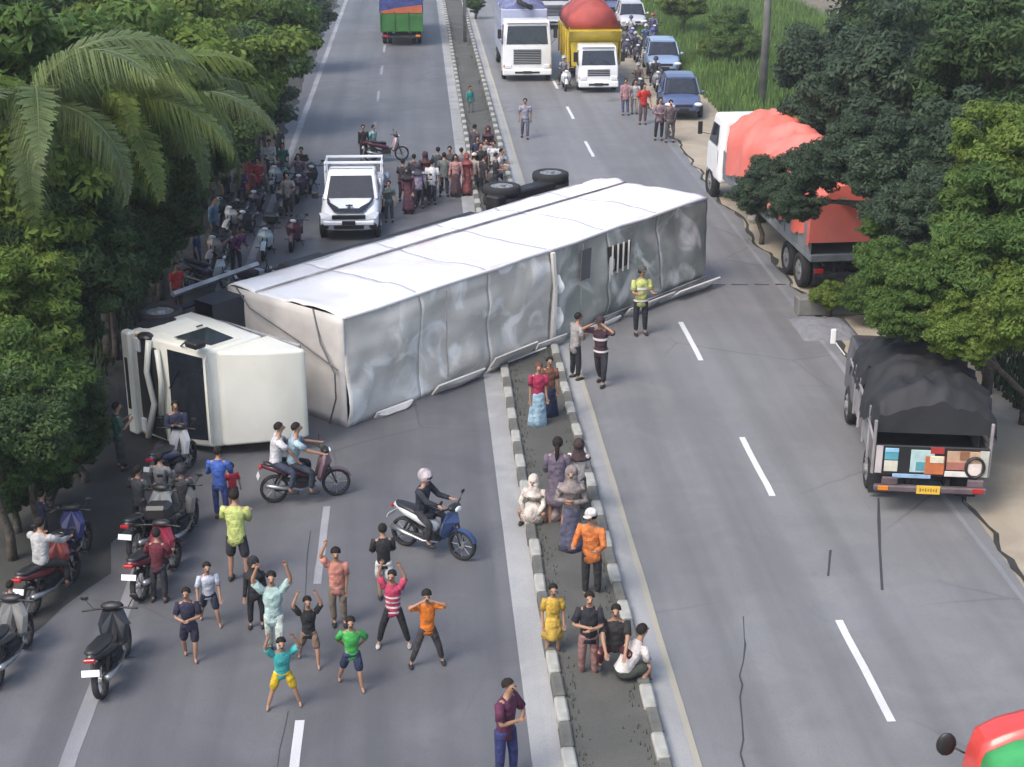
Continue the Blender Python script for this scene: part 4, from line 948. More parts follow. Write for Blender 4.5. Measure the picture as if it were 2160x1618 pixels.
for sg in (-1, 1): child('tail_light', ORANGELAMP if sg < 0 else REDLAMP, q, lambda b: b.cbox((sg * W * .42, -.17, .6), (.2, .03, .09), .01))
for sg in (-1, 1): child('mud_flap', RUBBER, q, lambda b: b.box((sg * (hw - .22), .65, .35), (.4, .02, .45)))

# ------------------------------------------------------------------ small red and green truck in the lower right corner
c0 = at(2085, 1527, 2.25)
q = empty('truck', (c0.x + .75, c0.y + .15, .0), R(-4), 'red fronted small truck with a green canopy cut off by the lower right corner', 'truck', 'vehicles held up by the crash')
RD = paint((.62, .06, .05), .08); GN = mat('canopy_green', (.05, .33, .1), .5, var=.15, scale=2, bump=.3)
cab(q, 1.6, .35, 1.1, .45, 2.0, RD, slant=.3, shield=.5, mirrors=False)
child('mirror', BLACKP, q, lambda b: (b.tube([(-.75, .2, 1.5), (-1.0, .3, 1.6)], .015, 5), b.ell((-1.06, .3, 1.62), (.13, .05, .17), 12, 8)), smooth=True)
child('canopy_front', RD, q, lambda b: tarp_mesh(b, 1.66, .15, -.4, 1.1, 2.0, .3, .03, 21, ny=8), smooth=True)
child('canopy', GN, q, lambda b: tarp_mesh(b, 1.68, -.36, -3.4, 1.2, 2.05, .3, .07, 21), smooth=True)
child('load_bed', RD, q, lambda b: b.cbox((0, -1.9, .85), (1.7, 3.2, .5), .03))
wheels(q, .72, .0, .32, .18); wheels(q, .72, -2.7, .32, .18); chassis(q, 0, -3.4, .5, .3, (0, -2.7), .32)

# ------------------------------------------------------------------ trees and plants
BARK = mat('bark', (.12, .1, .08), .9, var=.3, scale=6, bump=.8)
def leafmat(name, c, tint):
    return mat(name, c, .5, var=.2, scale=.55, tint=tint, island=.3, trans=.45, spec=.15)
LF = [leafmat('leaf_dark', (.05, .09, .036), (.08, .13, .045)), leafmat('leaf_mid', (.075, .135, .035), (.115, .185, .045)), leafmat('leaf_blue', (.05, .078, .05), (.078, .115, .068)), leafmat('leaf_bright', (.12, .19, .035), (.17, .23, .05))]
def crown_mesh(seed, R0=3.0, zs=.8, clumps=105, per=330, ls=.15, lw=.5):
    r = np.random.default_rng(seed); C = []
    for k in range(clumps):
        v = r.normal(size=3); v /= np.linalg.norm(v); rr = R0 * (.35 + .65 * r.random() ** .45) * (.74 + .26 * math.sin(v[0] * 4 + seed) * math.cos(v[1] * 3) + .14 * math.sin(v[2] * 9 + v[0] * 7))
        C.append((v * rr * (1, 1, zs), r.uniform(.35, .85) * R0 / 3))
    P_, Nn = [], []
    for c, cr in C:
        d = r.normal(size=(per, 3)); d /= np.linalg.norm(d, axis=1)[:, None]; d[:, 2] *= .75
        rad = cr * r.random(per) ** .4
        P_.append(c + d * rad[:, None] * (1, 1, .8)); Nn.append(d + r.normal(size=(per, 3)) * .45 + (0, 0, .55))
    p = np.concatenate(P_); n = np.concatenate(Nn); n /= np.linalg.norm(n, axis=1)[:, None]
    a = r.normal(size=p.shape); a -= n * np.sum(a * n, axis=1)[:, None]; a /= np.linalg.norm(a, axis=1)[:, None]; b2 = np.cross(n, a)
    L_ = ls * r.uniform(.6, 1.4, len(p))[:, None]; Wd = L_ * lw
    v = np.stack([p - a * L_, p + b2 * Wd - n * Wd * .3, p + a * L_, p - b2 * Wd - n * Wd * .3], axis=1).reshape(-1, 3)
    me = bpy.data.meshes.new('crown'); N_ = len(p)
    me.vertices.add(4 * N_); me.vertices.foreach_set('co', v.astype(np.float32).ravel())
    tri = np.array([0, 1, 2, 0, 2, 3])[None] + 4 * np.arange(N_)[:, None]
    me.loops.add(6 * N_); me.loops.foreach_set('vertex_index', tri.ravel().astype(np.int32))
    me.polygons.add(2 * N_); me.polygons.foreach_set('loop_start', np.arange(0, 6 * N_, 3, dtype=np.int32)); me.polygons.foreach_set('loop_total', np.full(2 * N_, 3, np.int32))
    me.update(); me.validate()
    return me, [c for c, _ in C]
CROWNS = [crown_mesh(s, zs=z, lw=l, ls=sz) for s, z, l, sz in ((1, .8, .45, .115), (2, .65, .5, .105), (3, .95, .35, .125), (4, .75, .5, .1))]
_cm = {}
def tree(c, r, label, kind=0, var=0, sq=1.0, cat='tree', group=None, trunk_xy=None, lean=None):
    """crown centre c (world), radius r"""
    bx, by = (trunk_xy or (c.x, c.y)); root = empty('broadleaf_tree' if cat == 'tree' else 'shrub', (bx, by, 0), 0, label, cat, group)
    key = (kind, var)
    if key not in _cm:
        me = CROWNS[var][0].copy(); me.materials.clear(); me.materials.append(LF[kind]); _cm[key] = me
    o = bpy.data.objects.new('crown', _cm[key]); col.objects.link(o); o.parent = root
    s = r / 3; o.scale = (s, s, s * sq); o.rotation_euler = (0, 0, random.uniform(0, 6.28)); o.location = (c.x - bx, c.y - by, c.z)
    rt_ = max(.07, r * .055); top = Vector(o.location)
    tk = MB(); mid = Vector((top.x * .4 + random.uniform(-.2, .2), top.y * .4, max(.4, top.z * .5)))
    tk.tube([(0, 0, -.2), (0.02, 0, top.z * .2), mid, top.lerp(mid, .4), top], [rt_ * 1.4, rt_ * 1.1, rt_ * .9, rt_ * .7, rt_ * .3], 8); t = tk.obj('trunk', BARK, root, smooth=True)
    Mx = Matrix.Rotation(o.rotation_euler.z, 4, 'Z')
    b = MB()
    for k in range(9):
        q = CROWNS[var][1][k * 7]; e = top + (Mx @ Vector((q[0] * s, q[1] * s, q[2] * s * sq))); st = mid.lerp(top, random.uniform(0, .6))
        b.tube([st, st.lerp(e, .5) + Vector((0, 0, .15)), e], [rt_ * .5, rt_ * .32, rt_ * .1], 6)
    b.obj('limb', BARK, t, smooth=True)
    return root
T = lambda px, py, h, r, label, **k: tree(at(px, py, h), r, label, **k)
G1 = 'trees crowding the left verge'; G2 = 'trees on the right side of the road'
T(60, 810, 2.6, 1.5, 'mid green low tree at the left edge beside the overturned cab', kind=1, var=0, group=G1)
T(110, 660, 2.6, 1.4, 'bushy green tree left of the cab with the red person behind it', kind=0, var=1, group=G1)
T(20, 640, 3.6, 1.9, 'bright leaved tree at the left edge below the palms', kind=3, var=2, group=G1)
T(225, 545, 2.6, 1.5, 'dark tree close behind the overturned cab', kind=0, var=3, group=G1)
T(325, 470, 2.2, 1.6, 'shadowy dark tree beside the brown motorcycles', kind=0, var=0, group=G1)
T(60, 960, 1.7, .95, 'small bright bush low at the left edge', kind=1, var=1, cat='shrub', group=G1)
T(150, 850, 1.6, 1.0, 'dark round bush left of the overturned bumper', kind=0, var=2, cat='shrub', group=G1)
T(-10, 900, 2.6, 1.4, 'dark bush in the left border above the white shirted rider', kind=0, var=3, cat='shrub', group=G1)
T(25, 1030, .9, .75, 'dark low bush under the trees at the left edge', kind=0, var=1, cat='shrub', group=G1)
T(95, 985, .9, .7, 'dark low bush between the two shaded trunks', kind=0, var=3, cat='shrub', group=G1)
T(170, 930, .9, .65, 'small dark bush left of the person in green', kind=0, var=0, cat='shrub', group=G1)
T(110, 500, 4.2, 2.3, 'deep green tree under the lowest palm frond', kind=0, var=2, group=G1)
T(300, 380, 3.2, 2.3, 'dark tree behind the hanging palm fronds', kind=0, var=1, group=G1)
T(20, 400, 5.2, 2.8, 'bright green tree at the left edge beside the palm', kind=3, var=0, group=G1)
T(405, 290, 3.0, 2.2, 'dark rounded tree right of the palm fronds', kind=0, var=3, group=G1)
T(250, 160, 6.0, 3.8, 'yellow green tree behind the palm crown', kind=3, var=1, group=G1)
T(60, 200, 6.5, 4.0, 'tall green tree in the upper left corner', kind=1, var=2, group=G1)
T(400, 130, 5.0, 3.6, 'fresh green tree by the upper left verge', kind=3, var=3, group=G1)
T(505, 200, 3.2, 2.6, 'bluish green tree overhanging the verge at the road bend', kind=2, var=0, group=G1)
T(540, 80, 4.0, 3.4, 'mid green tree at the top where the road narrows', kind=1, var=1, group=G1)
T(625, 30, 3.0, 2.2, 'grey green tree nearest the road at the top edge', kind=2, var=2, group=G1)
T(330, 10, 5, 4, 'tall background tree at the top left', kind=1, var=0, group=G1)
T(160, 20, 6, 4, 'tall background tree above the palm', kind=0, var=1, group=G1)
# right side
T(1612, 410, 1.6, 1.15, 'dark low tree in front of the white truck cab', kind=2, var=0, group=G2, sq=1.0)
T(1690, 425, 2.0, 1.15, 'second dark low tree hiding the middle of the red tarpaulin truck', kind=2, var=3, group=G2, sq=.9)
def big_tree(trunk, crowns, label, kind):
    c0 = at(*crowns[0][:3]); root = tree(c0, crowns[0][3], label, kind=kind, group=G2, trunk_xy=trunk)
    tk = [o for o in root.children if o.name.startswith('trunk')][0]
    for n_, (px, py, h, r_) in enumerate(crowns[1:]):
        c = at(px, py, h); var = (n_ + 1) % 4; key = (kind, var)
        if key not in _cm: me = CROWNS[var][0].copy(); me.materials.clear(); me.materials.append(LF[kind]); _cm[key] = me
        o = bpy.data.objects.new('crown', _cm[key]); col.objects.link(o); o.parent = root; s = r_ / 3
        o.scale = (s, s, s); o.rotation_euler = (0, 0, n_ * 1.7); o.location = (c.x - trunk[0], c.y - trunk[1], c.z)
        b = MB(); st = Vector((0, 0, 2.2)); e = Vector(o.location); b.tube([st, st.lerp(e, .5) + Vector((0, 0, .3)), e], [.14, .09, .03], 7); b.obj('limb', BARK, tk, smooth=True)
big_tree((13.7, 39.0), [(1900, 360, 4.6, 1.5), (1725, 355, 4.0, 1.15), (1820, 310, 4.8, 1.3), (1640, 370, 3.0, .95), (1590, 405, 2.7, .75), (1880, 460, 4.0, .95), (1960, 440, 4.4, 1.3), (1680, 420, 3.2, .85)], 'big dark tree whose branches hang over the red tarpaulin', 2)
big_tree((13.6, 34.0), [(1975, 590, 3.9, 1.2), (1870, 560, 3.9, .95), (2080, 560, 4.2, 1.5), (1900, 660, 3.3, .8), (1840, 480, 3.9, .35)], 'green tree over the tail of the red tarpaulin truck', 1)
big_tree((13.2, 30.5), [(2010, 690, 3.3, .8), (2120, 680, 3.4, 1.0), (1930, 650, 3.2, .55), (2180, 640, 3.8, 1.3), (2060, 735, 3.0, .45)], 'yellow green tree drooping over the black tarpaulin', 3)
T(1735, 130, 4.0, 2.4, 'dark tree beside the power pole', kind=2, var=1, group=G2)
T(1800, 220, 4.0, 2.2, 'blue green tree behind the upper red tarpaulin', kind=2, var=2, group=G2)
T(1900, 170, 5.0, 2.8, 'broad dark tree at the upper right', kind=2, var=0, group=G2)
T(2090, 130, 6.0, 2.8, 'deep green tree in the upper right corner', kind=0, var=2, group=G2)
T(2020, 310, 5.0, 2.2, 'dark tree above the grey torn sheet', kind=2, var=1, group=G2)
T(2140, 330, 5.6, 1.7, 'yellow green tree at the right edge', kind=3, var=3, group=G2)
T(2120, 460, 4.6, 1.9, 'leafy green tree right of the red tarpaulin truck', kind=1, var=2, group=G2)
T(1750, 622, .6, .65, 'small yellow green bush at the foot of the red tarpaulin truck', kind=3, var=1, cat='shrub')
T(1830, 625, .8, .8, 'low green bush beside the culvert slab', kind=1, var=3, cat='shrub')
T(1960, 10, 4, 5, 'tall dark background tree at the top right', kind=0, var=3, group=G2)
T(1500, 100, .8, .9, 'light green bush in the grass behind the parked cars', kind=3, var=2, cat='shrub')
T(1555, 90, 1.2, 1.8, 'grey green bush in the grass left of the power pole', kind=1, var=0, cat='shrub')
T(1440, 0, 2.2, 2.0, 'bright tree beyond the jam at the top', kind=3, var=1)
T(1540, 50, 1.2, 1.6, 'mid green bush beside the grey roof', kind=1, var=2, cat='shrub')
# coconut palms
PALM = mat('palm_leaf', (.11, .18, .035), .5, var=.2, scale=1, tint=(.2, .24, .045), island=.3, trans=.25)
PALM2 = mat('palm_leaf_grey', (.09, .14, .045), .5, var=.2, scale=1, tint=(.14, .18, .06), island=.3, trans=.25)
def frond_mesh(seed, L=3.4, droop=1.0):
    r = random.Random(seed); b = MB(); pts = []; a = R(38); p = Vector((0, 0, 0))
    for i in range(13):
        pts.append(p.copy()); p = p + Vector((0, math.cos(a), math.sin(a))) * L / 12; a -= R(9.2) * droop
    b.tube(pts, [.035 * (1 - i / 14) for i in range(13)], 5)
    for i in range(105):
        t = .08 + .92 * i / 105; f = t * 12; k = min(11, int(f)); c = pts[k].lerp(pts[k + 1], f - k); d = (pts[k + 1] - pts[k]).normalized()
        ln = (.25 + .75 * math.sin(math.pi * min(1, t * .95 + .08))) * .95 * L / 3.4 * r.uniform(.7, 1.15)
        for sg in (-1, 1):
            o = Vector((sg, 0, 0)); q1 = c + (o * .8 + d * .55 + Vector((0, 0, .1))) * ln * .45; q2 = q1 + (o * .35 + d * .35 + Vector((0, 0, -r.uniform(.7, 1.5)))) * ln * .6
            wv = d * .015
            b.add([c - wv * .5, c + wv * .5, q1 + wv, q1 - wv, q2], [(0, 1, 2, 3), (3, 2, 4)])
    o = b.obj('frond', PALM, None); me = o.data; bpy.data.objects.remove(o); return me
FR = [frond_mesh(1, 3.8), frond_mesh(2, 3.3, 1.25), frond_mesh(3, 4.2, .85)]
def palm(c, n, label, s=1.0, m=None, azs=None):
    root = empty('coconut_palm', (c.x - .4, c.y + .3, 0), 0, label, 'palm tree', 'palms rising over the left verge')
    child('trunk', mat('palm_bark', (.16, .15, .13), .9, var=.3, scale=5, bump=.7), root, lambda b: b.tube([(0, 0, -.2), (.05, 0, c.z * .3), (.2, -.1, c.z * .65), (.4, -.3, c.z)], [.2, .15, .13, .14], 10), smooth=True)
    for k in range(n):
        az, tilt = azs[k] if azs else (k * 360 / n + random.uniform(-14, 14), random.uniform(-35, 38))
        o = bpy.data.objects.new('frond', FR[k % 3]); col.objects.link(o); o.parent = root; o.location = (.4, -.3, c.z)
        if m:
            o.data = FRM[k % 3]
        o.rotation_euler = (R(tilt), R(random.uniform(-14, 14)), R(-az)); o.scale = (s,) * 3
FRM = []
for f in FR:
    g_ = f.copy(); g_.materials.clear(); g_.materials.append(PALM2); FRM.append(g_)
palm(at(215, 250, 6.0), 22, 'coconut palm with long fronds arching over the left verge', 1.0)
palm(at(70, 230, 7), 14, 'greyish coconut palm at the left edge of the picture', 1.05, m=True)
palm(at(325, 235, 5.2), 16, 'coconut palm half hidden behind the nearest one', .95, m=True)
# banana plant in the upper left corner
def banana(c, label):
    root = empty('banana_plant', (c.x, c.y, 0), 0, label, 'banana plant')
    child('stem', mat('banana_stem', (.16, .18, .09), .6, var=.2), root, lambda b: b.tube([(0, 0, 0), (0, 0, c.z * .6), (0, 0, c.z)], [.16, .13, .08], 8), smooth=True)
    for k in range(9):
        az = k * 40 + random.uniform(-10, 10); el = R(random.uniform(45, 75)); b = MB(); vs = []; p = Vector((0, 0, c.z - .1)); d = Vector((math.sin(R(az)), math.cos(R(az)), 0)); sd_ = Vector((d.y, -d.x, 0))
        for i in range(12):
            t = i / 11; wv = .36 * math.sin(math.pi * min(1, .06 + t * .95)) ** .6
            vs += [p - sd_ * wv - Vector((0, 0, wv * .35)), p, p + sd_ * wv - Vector((0, 0, wv * .35))]
            p = p + (d * math.cos(el) + Vector((0, 0, math.sin(el)))) * .24; el -= R(11)
        b.add(vs, [(3 * i + q, 3 * i + q + 1, 3 * i + q + 4, 3 * i + q + 3) for i in range(11) for q in range(2)])
        b.obj('leaf', mat('banana_leaf', (.07, .14, .03), .4, var=.15, scale=1.5, trans=.3, bump=.4), root, smooth=True)
banana(at_y(25, 120, 40), 'broad leaved banana plant in the upper left corner')
banana(at_y(150, 380, 37), 'banana plant low under the palm fronds')
# grass on the right verge, undergrowth on the left
def grass(name, n, fn, hgt, m, label):
    r = np.random.default_rng(3); vs = np.zeros((n, 3, 3)); 
    for i in range(n):
        x, y, z = fn(r); a = r.random() * 6.28; h = hgt * r.uniform(.4, 1.1); w_ = min(.05, hgt * .12); dx, dy = math.cos(a), math.sin(a); lx, ly = r.normal(0, .2, 2) * h
        vs[i] = [(x - dx * w_, y - dy * w_, z), (x + dx * w_, y + dy * w_, z), (x + lx, y + ly, z + h)]
    me = bpy.data.meshes.new(name); me.from_pydata(vs.reshape(-1, 3).tolist(), [], [(3 * i, 3 * i + 1, 3 * i + 2) for i in range(n)]); me.materials.append(m)
    o = bpy.data.objects.new(name, me); col.objects.link(o); tag(o, label, 'grass', kind='stuff')
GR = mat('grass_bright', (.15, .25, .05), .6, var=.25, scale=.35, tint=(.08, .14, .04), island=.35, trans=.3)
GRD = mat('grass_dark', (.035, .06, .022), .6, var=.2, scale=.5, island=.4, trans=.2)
grass('tall_grass', 42000, lambda r: (r.uniform(13.6, 27) , r.uniform(62, 125), 0), .75, GR, 'bright green tall grass on the right verge behind the parked cars')
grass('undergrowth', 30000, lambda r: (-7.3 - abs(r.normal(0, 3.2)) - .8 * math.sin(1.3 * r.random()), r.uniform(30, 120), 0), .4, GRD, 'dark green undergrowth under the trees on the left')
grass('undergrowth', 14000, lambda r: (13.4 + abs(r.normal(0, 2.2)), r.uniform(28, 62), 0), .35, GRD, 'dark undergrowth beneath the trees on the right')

grass('weeds', 2200, lambda r: ((2.05 + abs(r.normal(0, .12)) if r.random() < .5 else 3.12 - abs(r.normal(0, .12))), 14 + 90 * r.random() ** 1.5, .11), .1, GRD, 'small green weeds along the inside of the median kerbs')
# ------------------------------------------------------------------ street furniture, buildings
p = foot(1607, 225)
q = empty('power_pole', p, 0, 'grey concrete power pole with crossarm and wires beside the dark tree', 'power pole')
PC = mat('pole_concrete', (.2, .2, .19), .85, var=.25, scale=2)
child('pole', PC, q, lambda b: b.tube([(0, 0, -.2), (0, 0, 5), (0, 0, 11)], [.2, .17, .12], 12), smooth=True)
child('crossarm', PC, q, lambda b: b.cbox((0, 0, 9.6), (2.0, .1, .12), .02))
for k, x in enumerate((-.8, 0, .8)): child('wire', BLACKP, q, lambda b: b.tube([(x - 2 + t * 1.0, -20 + t * 45 - 20, 9.75 - 1.6 * math.sin(math.pi * t)) for t in [i / 10 for i in range(11)]], .012, 4))
child('transformer', STEEL, q, lambda b: b.cbox((.1, -.3, 5.6), (.5, .4, .8), .05))
def lamp(px, py, label):
    p = foot(px, py); q = empty('lamp_post', (p.x, p.y, .12), 0, label, 'lamp post', 'lamp posts on the median')
    child('pole', STEEL, q, lambda b: b.tube([(0, 0, 0), (0, 0, 4), (0, 0, 9)], [.11, .085, .06], 10), smooth=True)
    child('arm', STEEL, q, lambda b: b.tube([(-1.6, 0, 9.3), (-.5, 0, 9.1), (0, 0, 8.9), (.5, 0, 9.1), (1.6, 0, 9.3)], .035, 6))
    child('lamp_head', STEEL, q, lambda b: [b.cbox((x, 0, 9.3), (.6, .22, .1), .03) for x in (-1.8, 1.8)])
lamp(981, 92, 'thin grey lamp post standing on the median at the top'); 
lamp(964, -40, 'farther lamp post on the median above the picture edge')
b = at(985, 30); 
for k, (px, py) in enumerate(((1003, 40), (990, 8))):
    c = foot(px, py); tree(Vector((c.x, c.y, 1.0)), .8, ('dark clipped shrub on the median at the top', 'farther dark shrub on the median')[k], kind=0, var=k, cat='shrub')
# grey roofed shed and white wall at the top right
def house(x, y, w_, d_, h_, label, wall, roof, rz=0):
    q = empty('house', (x, y, 0), rz, label, 'building')
    child('wall', wall, q, lambda b: b.cbox((0, 0, h_ / 2), (w_, d_, h_), .03))
    child('roof', roof, q, lambda b: b.add([(-w_ / 2 - .5, -d_ / 2 - .6, h_ - .1), (w_ / 2 + .5, -d_ / 2 - .6, h_ - .1), (w_ / 2 + .5, 0, h_ + 1.6), (-w_ / 2 - .5, 0, h_ + 1.6), (-w_ / 2 - .5, d_ / 2 + .6, h_ - .1), (w_ / 2 + .5, d_ / 2 + .6, h_ - .1)], [(0, 1, 2, 3), (3, 2, 5, 4)]))
    for k in range(int(w_ / 1.2)):
        child('roof_rib', roof, q, lambda b: b.tube([(-w_ / 2 + k * 1.2, -d_ / 2 - .62, h_ - .07), (-w_ / 2 + k * 1.2, 0, h_ + 1.63)], .03, 4))
    for k in range(3): 
        f = child('window', WHITE, q, lambda b: b.cbox((-w_ / 3 + k * w_ / 3, -d_ / 2 - .0, h_ * .55), (1.1, .08, 1.0), .02)); child('pane', GLASS, f, lambda b: b.box((-w_ / 3 + k * w_ / 3, -d_ / 2 - .045, h_ * .55), (.9, .02, .8)))
    child('door', DARK, q, lambda b: b.box((w_ * .42, -d_ / 2 - .02, 1.0), (.9, .06, 2.0)))
house(31, 121, 13, 7, 3.0, 'low grey roofed shed at the top right behind the grass', mat('wall_grey', (.3, .29, .28), .8), mat('tin_roof', (.16, .16, .17), .5, .3, var=.2), R(8))
house(19.5, 137, 8, 6, 3.2, 'white walled house beyond the traffic jam', mat('wall_white', (.7, .68, .64), .8, var=.1), mat('roof_dark', (.2, .19, .2), .7))
# culvert slab, dumped sheet, stones on the right shoulder
a = foot(1720, 680); c = foot(1828, 668)
q = child('culvert_slab', PC, None, lambda b: (b.cbox(((a.x + c.x) / 2 + .4, (a.y + c.y) / 2 + .6, .25), (3.0, .5, .5), .04))); tag(q, 'low grey concrete culvert wall between the two parked trucks', 'culvert')
q = child('pale_sheet', mat('sheet_grey', (.2, .2, .22), .7, bump=.8, scale=3), None, lambda b: dent(b, (9.75, 36.4, .0), (1.5, 0, .0), (0, 1.9, .0), 10, 10, .25, 3, t=.02), smooth=True); tag(q, 'crumpled grey plastic sheet on the ground in front of the culvert', 'plastic sheet')
st = at(1968, 400, 2.8)
q = empty('roadside_stall', (st.x, st.y, 0), .2, 'roadside stall with a torn grey sheet roof under the right hand trees', 'stall')
child('roof_sheet', mat('sheet_white', (.5, .52, .52), .7, bump=.8, scale=3), q, lambda b: dent(b, (-.9, -.8, st.z - .2), (1.8, 0, .25), (0, 1.6, .5), 8, 8, .35, 9, t=.01), smooth=True)
for x in (-.8, .8):
    for y in (-.7, .7): child('post', BARK, q, lambda b: b.tube([(x, y, 0), (x, y, st.z - .1)], .05, 6))
for k, (px, py, s_) in enumerate(((1595, 468, .3), (1650, 470, .22), (1765, 335, .2))):
    if k == 2: continue
    c = foot(px, py); q = child('stone', mat('stone', (.4, .38, .35), .9, bump=.6), None, lambda b: b.ell((c.x, c.y, s_ * .4), (s_, s_ * .8, s_ * .6), 9, 6)); tag(q, ('pale stone on the dirt under the low dark tree', 'smaller pale stone right of the other one')[k], 'stone')

# ------------------------------------------------------------------ motorcycles
m1 = M(645, 1052, 78, 'dark red scooter carrying two men beside the overturned cab', c=(.12, .03, .045), c2=(.2, .12, .14))
rider(m1, 'man in a pale blue shirt driving the scooter by the overturned cab', top=(.38, .52, .6), h=1.7, face=False, botc=(.03, .04, .06), group='riders on motorcycles')
rider(m1, 'passenger in a white shirt on the scooter by the overturned cab', 'back', top=(.66, .66, .7), h=1.68, face=False, botc=(.04, .05, .09), group='riders on motorcycles')
m2 = M(912, 1165, 122, 'blue and white scooter ridden across the empty left lane', c=(.55, .57, .6), c2=(.05, .09, .22))
rider(m2, 'rider in a black jacket and pinkish white helmet on the blue scooter', top=(.02, .025, .04), sleeve='long', head='helmet', headc=(.6, .52, .55), h=1.62, group='riders on motorcycles')
m3 = M(243, 1425, 6, 'black motorcycle parked on the edge line with a white plate', c=(.02, .022, .03), sc_=1.02)
m4 = M(112, 1262, 20, 'dark red motorcycle with a white shirted rider at the left verge', c=(.18, .03, .03))
rider(m4, 'rider in a white shirt on the dark red motorcycle at the left verge', top=(.5, .5, .5), sleeve='long', botc=(.03, .03, .03), face=False, group='riders on motorcycles')
m5 = M(148, 1195, 15, 'deep blue motorcycle standing in the dark verge', c=(.02, .025, .12))
m6 = M(28, 1405, 8, 'dark scooter half outside the left picture edge', c=(.06, .06, .06), c2=(.2, .2, .2))
m7 = M(335, 1232, 18, 'dark crimson motorcycle parked with its tail to the camera', c=(.2, .015, .04))
m8 = M(330, 1150, 22, 'black motorcycle with a pale seat in the left row', c=(.03, .035, .04), c2=(.25, .26, .27))
m9 = M(385, 1140, 12, 'black motorcycle right of the crimson one', c=(.02, .02, .022), c2=(.12, .12, .12), box=True)
m10 = M(372, 1010, 20, 'blue and grey motorcycle in front of the overturned cab', c=(.04, .05, .16), c2=(.4, .42, .45))
m11 = M(562, 538, 183, 'white fronted scooter facing the camera behind the trailer', c=(.03, .04, .045), c2=(.68, .76, .76), box=True)
m12 = M(622, 520, 186, 'dark red scooter with a round white lamp left of the pickup', c=(.13, .04, .06), c2=(.16, .05, .07))
m13 = M(498, 490, 200, 'white scooter at the tree edge left of the pickup', c=(.5, .52, .54), c2=(.7, .7, .7))
m14 = M(462, 555, 196, 'brown and white scooter under the dark tree', c=(.25, .1, .08), c2=(.5, .42, .38))
m15 = M(440, 610, 110, 'dark scooter with white panels behind the trailer rails', c=(.06, .06, .1), c2=(.6, .62, .64))
m16 = M(560, 590, 100, 'grey motorcycle lying on the asphalt behind the trailer', c=(.4, .4, .45), lying=True)
m17 = M(632, 420, 184, 'dark purple motorcycle with a rider left of the pickup roof', c=(.1, .07, .11))
rider(m17, 'rider in a dusky purple shirt on the dark purple motorcycle', top=(.14, .12, .16), sleeve='long', group='riders on motorcycles')
m18 = M(585, 400, 190, 'teal motorcycle beside the woman in green', c=(.03, .14, .16), c2=(.5, .55, .58))
m19 = M(815, 340, 80, 'dark maroon motorcycle behind the pickup', c=(.1, .03, .05), c2=(.4, .3, .33))
m20 = M(1190, 188, 181, 'white scooter squeezing between the two front lorries', c=(.03, .03, .03), c2=(.75, .76, .8))
rider(m20, 'rider in a grey jacket on the white scooter between the lorries', top=(.25, .25, .28), sleeve='long', head='helmet', headc=(.5, .5, .52), group='riders on motorcycles')
m21 = M(1345, 205, 185, 'black motorcycle beside the dump truck', c=(.05, .05, .06))
rider(m21, 'rider in a brown jacket and grey helmet beside the dump truck', top=(.12, .09, .085), sleeve='long', head='helmet', headc=(.35, .36, .38), group='riders on motorcycles')
m22 = M(1382, 190, 184, 'grey motorcycle in front of the pale blue car', c=(.3, .3, .33))
rider(m22, 'rider in a black jacket in front of the pale blue car', top=(.05, .05, .06), sleeve='long', head='helmet', headc=(.05, .05, .06), group='riders on motorcycles')
k = 0
for px, py, lab in ((1340, 130, 'left of the pale blue car'), (1318, 118, 'close beside the yellow dump body'), (1362, 112, 'behind the pale blue car'), (1330, 92, 'far back beside the dump truck'), (1376, 86, 'farthest back by the verge')):
    mm = M(px, py, 182 + k, 'motorcycle with dark panels ' + lab, c=(.1, .1, .13 + .04 * k))
    rider(mm, 'rider in ' + ('a navy jacket ', 'a grey jacket ', 'a blue jacket ', 'a white jacket ', 'a violet jacket ')[k] + lab, top=((.05, .06, .12), (.2, .2, .22), (.08, .16, .3), (.6, .6, .62), (.16, .14, .3))[k], sleeve='long', head='helmet', headc=((.5, .5, .52), (.05, .05, .06), (.6, .6, .62), (.1, .1, .2), (.4, .1, .1))[k], face=False, group='riders on motorcycles'); k += 1
for k, (px, py, lab) in enumerate(((655, 78, 'dark motorcycle under the trees at the upper left verge'), (672, 48, 'farther dark motorcycle at the upper left verge'), (640, 100, 'nearest motorcycle of the upper left verge'))):
    mm = M(px, py, 175 + k * 9, lab, c=(.06, .07, .09), c2=(.2, .22, .26))
    if k != 1: rider(mm, 'rider in a dark shirt on the ' + ('middle' if k == 0 else 'nearest') + ' motorcycle at the upper left verge', top=(.06, .07, .1), sleeve='long', group='riders on motorcycles')

# ------------------------------------------------------------------ people
GK = 'children and teenagers playing on the empty carriageway'; GM = 'people standing on the median'; GB = 'onlookers behind the overturned truck'; GP = 'officers beside the overturned truck'
P(600, 1492, 1335, 176, 'child in yellow shorts and a teal shirt with both arms raised', arms='up', legs='apart', top=(.05, .42, .42), bot='shorts', botc=(.68, .46, .02), shoes=False, group=GK, lean=8)
P(583, 1390, 1168, 184, 'person in mint top and pale trousers clapping overhead', arms='up', top=(.45, .62, .6), bot='pants', botc=(.6, .68, .64), group=GK, fem=True, legs='walk', h=1.62)
P(543, 1322, 1180, 178, 'child in a black headscarf and black clothes', arms='down', top=(.02, .02, .025), sleeve='long', bot='pants', botc=(.02, .02, .03), head='hijab', headc=(.02, .02, .022), group=GK, fem=True)
P(655, 1402, 1258, 176, 'teenager in a black T-shirt and tan shorts with arms lifted', arms='up', legs='stride', top=(.015, .016, .02), bot='shorts', botc=(.22, .15, .11), shoes=False, group=GK)
P(715, 1318, 1155, 178, 'girl in a salmon pink dress raising one arm', arms=('down', 'up'), top=(.62, .26, .2), bot='pants', botc=(.2, .16, .12), group=GK, fem=True, head='longhair')
